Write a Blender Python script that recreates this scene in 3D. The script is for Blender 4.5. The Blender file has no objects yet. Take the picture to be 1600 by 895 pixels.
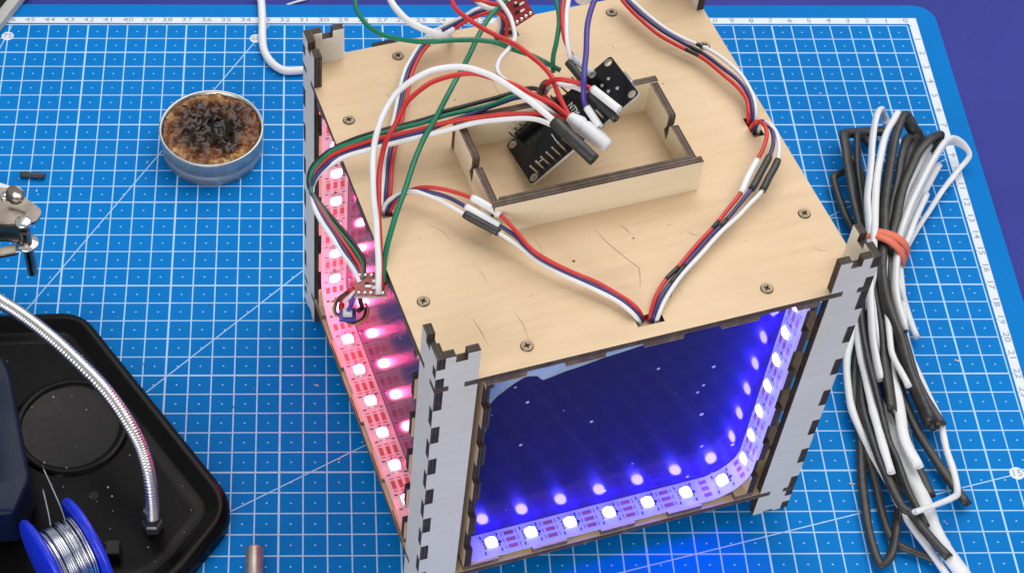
import bpy, bmesh, math, random
from mathutils import Vector, Matrix
from mathutils import noise as mnoise
from mathutils.geometry import tessellate_polygon

# ------------------------------------------------------------------ camera, world, lamps, exposure
# All lengths below are written in centimetres and scaled to metres by S.
S = 0.01
scene = bpy.context.scene
col = scene.collection
random.seed(7)

cam_data = bpy.data.cameras.new("camera")
cam = bpy.data.objects.new("camera", cam_data)
col.objects.link(cam)
_r = Vector((0.99980557, -0.0135167, 0.01435659))
_u = Vector((0.00159104, 0.78100953, 0.62451708))
_f = Vector((0.01965405, 0.62437282, -0.78087918))
cam.matrix_world = Matrix(((_r.x, _u.x, -_f.x, -30.576 * S), (_r.y, _u.y, -_f.y, -68.660 * S),
                           (_r.z, _u.z, -_f.z, 64.801 * S), (0, 0, 0, 1)))
cam_data.sensor_width = 36.0
cam_data.lens = 2856.64 / 1600 * 36.0
cam_data.shift_x = (800 - 545.13) / 1600
cam_data.shift_y = -(447.5 - 441.70) / 1600
cam_data.clip_start = 0.02
cam_data.clip_end = 20.0
scene.camera = cam

world = bpy.data.worlds.new("World")
scene.world = world
world.use_nodes = True
bg = world.node_tree.nodes["Background"]
bg.inputs[0].default_value = (0.93, 0.96, 1.0, 1)
bg.inputs[1].default_value = 0.45


def area(name, loc, target, sx, sy, power, color):
    d = bpy.data.lights.new(name, 'AREA')
    d.shape = 'RECTANGLE'
    d.size, d.size_y, d.energy, d.color = sx * S, sy * S, power, color
    o = bpy.data.objects.new(name, d)
    o.location = Vector(loc) * S
    o.rotation_euler = (Vector(target) - Vector(loc)).to_track_quat('-Z', 'Y').to_euler()
    col.objects.link(o)
    return o


area("ceiling_lamp", (22, 55, 145), (-18, -20, 0), 190, 160, 27.0, (1.0, 0.97, 0.925))
area("front_fill", (-95, -190, 62), (-25, -25, 8), 190, 90, 22.5, (1.0, 0.97, 0.93))  # unseen fill panel added behind the camera to brighten the post faces

scene.view_settings.view_transform = 'Standard'
scene.view_settings.look = 'None'
scene.view_settings.exposure = 0.06
scene.view_settings.gamma = 1.0
scene.cycles.use_denoising = True
scene.cycles.max_bounces = 7
scene.cycles.sample_clamp_indirect = 6.0
scene.cycles.use_light_tree = True


# ------------------------------------------------------------------ materials
def nodes(name):
    m = bpy.data.materials.new(name)
    m.use_nodes = True
    nt = m.node_tree
    return m, nt, nt.nodes["Principled BSDF"]


def N(nt, kind, **kw):
    n = nt.nodes.new(kind)
    for k, v in kw.items():
        setattr(n, k, v)
    return n


def noise(nt, scale, detail=3.0, vec=None, rough=0.55):
    n = N(nt, "ShaderNodeTexNoise")
    n.inputs["Scale"].default_value = scale
    n.inputs["Detail"].default_value = detail
    n.inputs["Roughness"].default_value = rough
    if vec is not None:
        nt.links.new(vec, n.inputs["Vector"])
    return n


def ramp(nt, fac, stops):
    n = N(nt, "ShaderNodeValToRGB")
    cr = n.color_ramp
    while len(cr.elements) < len(stops):
        cr.elements.new(0.5)
    for e, (p, c) in zip(cr.elements, stops):
        e.position = p
        e.color = (*c, 1)
    nt.links.new(fac, n.inputs[0])
    return n


def objcoord(nt, scale=(1, 1, 1)):
    tc = N(nt, "ShaderNodeTexCoord")
    mp = N(nt, "ShaderNodeMapping")
    mp.inputs["Scale"].default_value = scale
    nt.links.new(tc.outputs["Object"], mp.inputs["Vector"])
    return mp.outputs[0]


def bump(nt, b, height, strength=0.2, dist=0.0004):
    n = N(nt, "ShaderNodeBump")
    n.inputs["Strength"].default_value = strength
    n.inputs["Distance"].default_value = dist
    nt.links.new(height, n.inputs["Height"])
    nt.links.new(n.outputs[0], b.inputs["Normal"])


def plain(name, c, rough=0.5, metal=0.0, var=0.12, scale=120, spec=0.5, bumpy=0.0, coat=0.0):
    m, nt, b = nodes(name)
    v = objcoord(nt)
    n = noise(nt, scale, 4, v)
    lo = tuple(x * (1 - var) for x in c)
    hi = tuple(min(1, x * (1 + var)) for x in c)
    r = ramp(nt, n.outputs[0], [(0.3, lo), (0.7, hi)])
    nt.links.new(r.outputs[0], b.inputs["Base Color"])
    n2 = noise(nt, scale * 2.3, 3, v)
    mr = N(nt, "ShaderNodeMapRange")
    mr.inputs[3].default_value = max(0.02, rough - 0.1)
    mr.inputs[4].default_value = min(1, rough + 0.1)
    nt.links.new(n2.outputs[0], mr.inputs[0])
    nt.links.new(mr.outputs[0], b.inputs["Roughness"])
    b.inputs["Metallic"].default_value = metal
    b.inputs["Specular IOR Level"].default_value = spec
    b.inputs["Coat Weight"].default_value = coat
    if bumpy:
        bump(nt, b, n2.outputs[0], bumpy)
    return m


def wood(name, c0, c1, c2):
    m, nt, b = nodes(name)
    v = objcoord(nt, (22, 260, 60))
    n = noise(nt, 1.0, 6, v, 0.6)
    v2 = objcoord(nt)
    n2 = noise(nt, 16, 3, v2)
    add = N(nt, "ShaderNodeMath", operation='MULTIPLY_ADD')
    add.inputs[1].default_value = 0.45
    nt.links.new(n.outputs[0], add.inputs[0])
    m2 = N(nt, "ShaderNodeMath", operation='MULTIPLY')
    m2.inputs[1].default_value = 0.55
    nt.links.new(n2.outputs[0], m2.inputs[0])
    nt.links.new(m2.outputs[0], add.inputs[2])
    r = ramp(nt, add.outputs[0], [(0.32, c0), (0.5, c1), (0.68, c2)])
    # fine dark flecks along the grain
    v3 = objcoord(nt, (150, 900, 900))
    n3 = noise(nt, 1.0, 2, v3)
    fl = ramp(nt, n3.outputs[0], [(0.70, (1, 1, 1)), (0.80, (0.72, 0.62, 0.52))])
    mx = N(nt, "ShaderNodeMix", data_type='RGBA', blend_type='MULTIPLY')
    mx.inputs[0].default_value = 0.7
    nt.links.new(r.outputs[0], mx.inputs[6])
    nt.links.new(fl.outputs[0], mx.inputs[7])
    nt.links.new(mx.outputs[2], b.inputs["Base Color"])
    b.inputs["Roughness"].default_value = 0.55
    b.inputs["Specular IOR Level"].default_value = 0.35
    bump(nt, b, n.outputs[0], 0.12, 0.0003)
    return m


def ply_edge(name, k=1.0):
    m, nt, b = nodes(name)
    tc = N(nt, "ShaderNodeTexCoord")
    sep = N(nt, "ShaderNodeSeparateXYZ")
    nt.links.new(tc.outputs["Object"], sep.inputs[0])
    mul = N(nt, "ShaderNodeMath", operation='MULTIPLY')
    mul.inputs[1].default_value = 1 / (0.3 * S)
    nt.links.new(sep.outputs[2], mul.inputs[0])
    dark, mid, lite = [tuple(x * k for x in c) for c in ((0.045, 0.028, 0.02), (0.11, 0.07, 0.05), (0.22, 0.15, 0.105))]
    r = ramp(nt, mul.outputs[0], [(0.0, mid), (0.22, lite), (0.33, dark), (0.55, mid), (0.66, lite), (0.74, dark), (0.95, mid)])
    n = noise(nt, 260, 3, tc.outputs["Object"])
    rr = ramp(nt, n.outputs[0], [(0.3, (0.45, 0.42, 0.42)), (0.7, (1, 1, 1))])
    mx = N(nt, "ShaderNodeMix", data_type='RGBA', blend_type='MULTIPLY')
    mx.inputs[0].default_value = 1
    nt.links.new(r.outputs[0], mx.inputs[6])
    nt.links.new(rr.outputs[0], mx.inputs[7])
    nt.links.new(mx.outputs[2], b.inputs["Base Color"])
    b.inputs["Roughness"].default_value = 0.7
    return m


def emitter(name, c, strength):
    m, nt, b = nodes(name)
    b.inputs["Base Color"].default_value = (0.8, 0.8, 0.75, 1)
    b.inputs["Emission Color"].default_value = (*c, 1)
    b.inputs["Emission Strength"].default_value = strength
    return m


def mat_surface():
    m, nt, b = nodes("mat_vinyl")
    v = objcoord(nt)
    n = noise(nt, 6, 4, v)
    r = ramp(nt, n.outputs[0], [(0.3, (0.001, 0.158, 0.50)), (0.7, (0.002, 0.190, 0.58))])
    nt.links.new(r.outputs[0], b.inputs["Base Color"])
    n2 = noise(nt, 2600, 2, v)
    bump(nt, b, n2.outputs[0], 0.25, 0.0002)
    b.inputs["Roughness"].default_value = 0.55
    b.inputs["Specular IOR Level"].default_value = 0.05
    return m


def film_material():
    m, nt, b = nodes("dark_mirror_film")
    v = objcoord(nt)
    vo = N(nt, "ShaderNodeTexVoronoi")
    vo.inputs["Scale"].default_value = 120
    nt.links.new(v, vo.inputs["Vector"])
    n = noise(nt, 40, 2, v)
    md = N(nt, "ShaderNodeMath", operation='MULTIPLY_ADD')
    md.inputs[1].default_value = -0.16
    nt.links.new(n.outputs[0], md.inputs[0])
    nt.links.new(vo.outputs["Distance"], md.inputs[2])
    r = ramp(nt, md.outputs[0], [(0.0, (0.5, 0.5, 0.6)), (0.012, (0.022, 0.009, 0.060))])
    nt.links.new(r.outputs[0], b.inputs["Base Color"])
    n2 = noise(nt, 60, 4, v)
    mr = N(nt, "ShaderNodeMapRange")
    mr.inputs[3].default_value = 0.15
    mr.inputs[4].default_value = 0.24
    nt.links.new(n2.outputs[0], mr.inputs[0])
    nt.links.new(mr.outputs[0], b.inputs["Roughness"])
    b.inputs["IOR"].default_value = 1.16
    b.inputs["Coat Weight"].default_value = 0.38
    b.inputs["Coat IOR"].default_value = 1.45
    b.inputs["Coat Roughness"].default_value = 0.085
    return m


def rosin_material():
    m, nt, b = nodes("burnt_rosin")
    tc = N(nt, "ShaderNodeTexCoord")
    ln = N(nt, "ShaderNodeVectorMath", operation='LENGTH')
    nt.links.new(tc.outputs["Object"], ln.inputs[0])
    n = noise(nt, 120, 4, tc.outputs["Object"], 0.6)
    a = N(nt, "ShaderNodeMath", operation='MULTIPLY')
    a.inputs[1].default_value = 24.5
    nt.links.new(ln.outputs["Value"], a.inputs[0])
    s = N(nt, "ShaderNodeMath", operation='MULTIPLY_ADD')
    s.inputs[1].default_value = 0.55
    nt.links.new(n.outputs[0], s.inputs[0])
    nt.links.new(a.outputs[0], s.inputs[2])
    r = ramp(nt, s.outputs[0], [(0.60, (0.010, 0.007, 0.006)), (0.76, (0.035, 0.012, 0.006)), (0.88, (0.17, 0.055, 0.015)),
                               (0.96, (0.34, 0.17, 0.05)), (1.0, (0.50, 0.36, 0.19))])
    nt.links.new(r.outputs[0], b.inputs["Base Color"])
    b.inputs["Roughness"].default_value = 0.14
    b.inputs["Specular IOR Level"].default_value = 0.30
    return m


M = {
    'wood': wood("birch_ply_face", (0.60, 0.425, 0.26), (0.68, 0.50, 0.315), (0.73, 0.55, 0.36)),  # birch grain; the tone spread also paints in soft blotchy shade
    'post': wood("cool_lit_ply_face", (0.60, 0.56, 0.49), (0.65, 0.625, 0.575), (0.69, 0.67, 0.63)),  # grey cast of cool light put into the plywood colour, plus glue-stain tone
    'tray': wood("pale_ply_face", (0.70, 0.59, 0.42), (0.75, 0.645, 0.48), (0.79, 0.69, 0.53)),
    'edge': ply_edge("laser_burnt_edge"),
    'edge_lite': ply_edge("pale_ply_edge", 1.9),  # same edge bands, made paler for the floor and roof linings
    'edge_dark': ply_edge("charred_edge", 0.5),
    'mat': mat_surface(),
    'print': plain("mat_print_white", (0.40, 0.64, 0.92), 0.5, var=0.05, spec=0.1),
    'ruler': plain("ruler_band_white", (0.66, 0.72, 0.80), 0.5, var=0.04),
    'ink': plain("ruler_ink_grey", (0.22, 0.28, 0.36), 0.6),
    'table': plain("indigo_table_cloth", (0.036, 0.044, 0.27), 0.7, var=0.10, scale=14, bumpy=0.1, spec=0.15),
    'acrylic': plain("grey_acrylic_sheet", (0.36, 0.45, 0.52), 0.25),
    'film': film_material(),
    'strip': plain("led_strip_white", (0.64, 0.62, 0.64), 0.45, var=0.04),
    'led_body': plain("led_package_white", (0.8, 0.8, 0.8), 0.4, var=0.03),
    'led_blue': emitter("led_lens_blue", (0.032, 0.025, 1.0), 380.0),
    'led_red': emitter("led_lens_pink", (1.0, 0.065, 0.20), 115.0),
    'copper': plain("copper_pad", (0.42, 0.13, 0.10), 0.4, var=0.2),
    'black_ink': plain("strip_print_black", (0.03, 0.03, 0.03), 0.5),
    'red': plain("wire_red", (0.56, 0.022, 0.020), 0.38, var=0.08),
    'white': plain("wire_white", (0.74, 0.74, 0.76), 0.4, var=0.04),
    'blue': plain("wire_blue", (0.030, 0.030, 0.145), 0.4, var=0.1),
    'purple': plain("wire_purple", (0.055, 0.035, 0.27), 0.4, var=0.1),
    'green': plain("wire_green", (0.0, 0.17, 0.085), 0.4, var=0.1),
    'black': plain("wire_black", (0.012, 0.012, 0.013), 0.4),
    'brown': plain("wire_brown", (0.035, 0.022, 0.018), 0.5),
    'tan': plain("wire_tan", (0.45, 0.20, 0.09), 0.5),
    'shrink_black': plain("shrink_tube_black", (0.030, 0.029, 0.028), 0.42, var=0.35, scale=200, bumpy=0.35),
    'shrink_white': plain("shrink_tube_white", (0.74, 0.75, 0.77), 0.45, var=0.05, bumpy=0.05),
    'shrink_grey': plain("shrink_tube_grey", (0.55, 0.55, 0.55), 0.4),
    'pcb_black': plain("circuit_board_black", (0.006, 0.006, 0.007), 0.2, var=0.3, spec=0.3),
    'pcb_side': plain("circuit_board_core", (0.50, 0.47, 0.40), 0.6),
    'pcb_red': plain("circuit_board_red", (0.30, 0.025, 0.03), 0.3),
    'silk': plain("silkscreen_white", (0.8, 0.8, 0.8), 0.5, var=0.02),
    'solder': plain("solder_joint", (0.75, 0.73, 0.70), 0.22, metal=1.0),
    'pin': plain("gold_pin", (0.78, 0.74, 0.66), 0.25, metal=1.0),
    'steel': plain("polished_steel", (0.72, 0.71, 0.70), 0.16, metal=1.0, var=0.1),
    'neck': plain("ribbed_steel", (0.62, 0.61, 0.60), 0.30, metal=1.0, var=0.1),
    'nut': plain("dull_grey_nut", (0.16, 0.17, 0.18), 0.4, metal=0.8),
    'rod': plain("brushed_rod_steel", (0.50, 0.44, 0.40), 0.42, metal=0.85, var=0.2, scale=200),
    'brass_steel': plain("nickel_clip_metal", (0.42, 0.36, 0.30), 0.22, metal=1.0, var=0.25, scale=60),
    'screw': plain("screw_metal", (0.20, 0.155, 0.11), 0.42, metal=0.9, var=0.3, scale=400),
    'hole': plain("recess_shade", (0.010, 0.009, 0.008), 0.8),  # near-black colour stands for the shade inside holes and slots
    'rubber': plain("red_rubber_band", (0.74, 0.17, 0.10), 0.55, var=0.1),
    'tin': plain("pewter_dish", (0.46, 0.46, 0.44), 0.34, metal=0.75, var=0.12, scale=40),
    'rosin': rosin_material(),
    'black_paint': plain("black_enamel", (0.004, 0.0035, 0.0035), 0.26, var=0.35, scale=45, spec=0.12, bumpy=0.15),
    'black_plastic': plain("black_plastic", (0.009, 0.008, 0.008), 0.45, spec=0.25),
    'navy': plain("navy_plastic", (0.003, 0.008, 0.030), 0.4, var=0.2, scale=30, spec=0.2),
    'spool_blue': plain("blue_spool_plastic", (0.008, 0.030, 0.62), 0.35, var=0.06),
    'tin_wire': plain("solder_wire", (0.70, 0.72, 0.74), 0.2, metal=1.0),
    'crack': plain("wood_crack", (0.16, 0.09, 0.05), 0.8),
    'stain': plain("wood_knot", (0.36, 0.22, 0.10), 0.6),
    'dust': plain("dust_specks", (0.55, 0.53, 0.5), 0.8),
    'grey_bar': plain("grey_plastic", (0.42, 0.42, 0.40), 0.5),
}


# ------------------------------------------------------------------ mesh helpers
def link(name, me, parent=None, mw=None):
    o = bpy.data.objects.new(name, me)
    col.objects.link(o)
    if parent is not None:
        o.parent = parent
    if mw is not None:
        o.matrix_local = mw
    return o


def make(name, verts, faces, mats, parent=None, fm=None, smooth=False, mw=None, origin=None):
    """verts in cm; origin (cm) becomes the object's location."""
    ox, oy, oz = origin if origin else (0, 0, 0)
    me = bpy.data.meshes.new(name)
    me.from_pydata([((x - ox) * S, (y - oy) * S, (z - oz) * S) for x, y, z in verts], [], faces)
    for m in mats if isinstance(mats, (list, tuple)) else [mats]:
        me.materials.append(m)
    if fm:
        me.polygons.foreach_set("material_index", fm)
    if smooth:
        me.polygons.foreach_set("use_smooth", [True] * len(me.polygons))
    me.update()
    if origin and mw is None:
        mw = Matrix.Translation(Vector(origin) * S)
    return link(name, me, parent, mw)


def tag(o, label=None, cat=None, group=None, kind=None):
    if label: o["label"] = label
    if cat: o["category"] = cat
    if group: o["group"] = group
    if kind: o["kind"] = kind
    return o


def empty(name, loc=(0, 0, 0), rz=0.0, parent=None):
    o = bpy.data.objects.new(name, None)
    o.empty_display_size = 0.01
    col.objects.link(o)
    o.parent = parent
    o.location = Vector(loc) * S
    o.rotation_euler = (0, 0, rz)
    return o


def frame(origin, X, Y):
    X, Y = Vector(X).normalized(), Vector(Y).normalized()
    Z = X.cross(Y)
    o = Vector(origin) * S
    return Matrix(((X.x, Y.x, Z.x, o.x), (X.y, Y.y, Z.y, o.y), (X.z, Y.z, Z.z, o.z), (0, 0, 0, 1)))


def plate_data(outer, t, holes=()):
    """flat sheet: local XY outline (cm) from z=0 to z=t. returns verts, faces, face material (0 faces, 1 edges)"""
    def area2(p):
        return sum(p[i][0] * p[(i + 1) % len(p)][1] - p[(i + 1) % len(p)][0] * p[i][1] for i in range(len(p)))
    outer = list(outer) if area2(outer) > 0 else list(outer)[::-1]
    loops = [outer] + [list(h) if area2(h) < 0 else list(h)[::-1] for h in holes]
    flat = [p for l in loops for p in l]
    n = len(flat)
    tris = tessellate_polygon([[Vector((x, y, 0)) for x, y in l] for l in loops])
    verts = [(x, y, 0) for x, y in flat] + [(x, y, t) for x, y in flat]
    faces, fm = [], []
    for a, b, c in tris:
        (x0, y0), (x1, y1), (x2, y2) = flat[a], flat[b], flat[c]
        if (x1 - x0) * (y2 - y0) - (x2 - x0) * (y1 - y0) < 0:
            b, c = c, b
        faces += [(a + n, b + n, c + n), (c, b, a)]
        fm += [0, 0]
    k = 0
    for l in loops:
        m = len(l)
        for i in range(m):
            j = (i + 1) % m
            faces.append((k + i, k + j, k + j + n, k + i + n))
            fm.append(1)
        k += m
    return verts, faces, fm


def plate(name, outer, t, mats, mw, parent=None, holes=()):
    v, f, fm = plate_data(outer, t, holes)
    return make(name, v, f, mats, parent, fm, mw=mw)


def circle(r, n=24, cx=0, cy=0):
    return [(cx + r * math.cos(2 * math.pi * i / n), cy + r * math.sin(2 * math.pi * i / n)) for i in range(n)]


def rect(x0, y0, x1, y1):
    return [(x0, y0), (x1, y0), (x1, y1), (x0, y1)]


def box_data(x0, y0, z0, x1, y1, z1, b=0.0):
    """box, optionally with chamfered edges, as an 8- or 24-vertex solid"""
    if b <= 0:
        v = [(x, y, z) for z in (z0, z1) for y in (y0, y1) for x in (x0, x1)]
        return v, [(0, 2, 3, 1), (4, 5, 7, 6), (0, 1, 5, 4), (2, 6, 7, 3), (0, 4, 6, 2), (1, 3, 7, 5)]
    bm = bmesh.new()
    bmesh.ops.create_cube(bm, size=1)
    for w in bm.verts:
        w.co = Vector((x0 + (w.co.x + .5) * (x1 - x0), y0 + (w.co.y + .5) * (y1 - y0), z0 + (w.co.z + .5) * (z1 - z0)))
    bmesh.ops.bevel(bm, geom=bm.edges[:], offset=b, segments=2, affect='EDGES', profile=0.5)
    bm.verts.index_update()
    v = [tuple(w.co) for w in bm.verts]
    f = [tuple(w.index for w in p.verts) for p in bm.faces]
    bm.free()
    return v, f


def lathe_data(profile, n=32, cx=0, cy=0):
    """profile list of (r, z), revolved about the vertical through (cx, cy)"""
    v, f = [], []
    for r, z in profile:
        v += [(cx + r * math.cos(2 * math.pi * i / n), cy + r * math.sin(2 * math.pi * i / n), z) for i in range(n)]
    for k in range(len(profile) - 1):
        for i in range(n):
            j = (i + 1) % n
            f.append((k * n + i, k * n + j, (k + 1) * n + j, (k + 1) * n + i))
    if profile[0][0] > 0: f.append(tuple(range(n))[::-1])
    if profile[-1][0] > 0: f.append(tuple((len(profile) - 1) * n + i for i in range(n)))
    return v, f


def spline(pts, k=6):
    P = [Vector(p) for p in pts]
    if len(P) == 2:
        P = [P[0], P[0].lerp(P[1], .5), P[1]]
    Q = [2 * P[0] - P[1]] + P + [2 * P[-1] - P[-2]]
    out = []
    for i in range(1, len(Q) - 2):
        a, b, c, d = Q[i - 1:i + 3]
        for s in range(k):
            t = s / k
            out.append(0.5 * ((2 * b) + (c - a) * t + (2 * a - 5 * b + 4 * c - d) * t * t + (3 * b - a - 3 * c + d) * t ** 3))
    out.append(P[-1])
    return out


def sweep(path, rad, n=10, flat=1.0, hollow=False, closed=False):
    """tube along path (list of Vectors). rad float or function(fraction). flat squashes it vertically."""
    m = len(path)
    T = []
    for i in range(m):
        a, b = (path[i - 1], path[(i + 1) % m]) if closed else (path[max(0, i - 1)], path[min(m - 1, i + 1)])
        T.append((b - a).normalized())
    side = T[0].cross(Vector((0, 0, 1)))
    if side.length < 0.15: side = T[0].cross(Vector((0, 1, 0)))
    side.normalize()
    v, f, dark = [], [], []
    rings = []
    for i in range(m):
        side = (side - T[i] * side.dot(T[i])).normalized()
        up = side.cross(T[i])
        rr = rad(i / (m - 1)) if callable(rad) else rad
        rings.append((path[i], side.copy(), up, rr))
    if hollow:
        a, b = rings[0], rings[-1]
        w = a[3] * .9
        pre = [(a[0] + T[0] * w * 1.6, a[1], a[2], a[3] * .74), (a[0] + T[0] * w * .05, a[1], a[2], a[3] * .80)]
        post = [(b[0] - T[-1] * w * .05, b[1], b[2], b[3] * .80), (b[0] - T[-1] * w * 1.6, b[1], b[2], b[3] * .74)]
        rings = pre + rings + post
    for p, s_, u_, rr in rings:
        for j in range(n):
            an = 2 * math.pi * j / n
            v.append(tuple(p + s_ * (rr * math.cos(an)) + u_ * (rr * flat * math.sin(an))))
    q = len(rings)
    for i in range(q if closed else q - 1):
        i2 = (i + 1) % q
        for j in range(n):
            j2 = (j + 1) % n
            f.append((i * n + j, i2 * n + j, i2 * n + j2, i * n + j2))
    if not closed:
        f.append(tuple(range(n)))
        f.append(tuple((q - 1) * n + j for j in range(n))[::-1])
    return v, f


def merge(*parts):
    V, F, FM = [], [], []
    for p in parts:
        v, f = p[0], p[1]
        mi = p[2] if len(p) > 2 else 0
        k = len(V)
        V += v
        F += [tuple(i + k for i in q) for q in f]
        FM += ([mi] * len(f) if isinstance(mi, int) else list(mi))
    return V, F, FM


def xf(data, mw):
    """transform (verts, faces) by a matrix whose translation is in cm"""
    return ([tuple(mw @ Vector(p)) for p in data[0]], data[1])


def cmframe(origin, X, Y):
    m = frame((0, 0, 0), X, Y)
    m.translation = Vector(origin)
    return m


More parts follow.
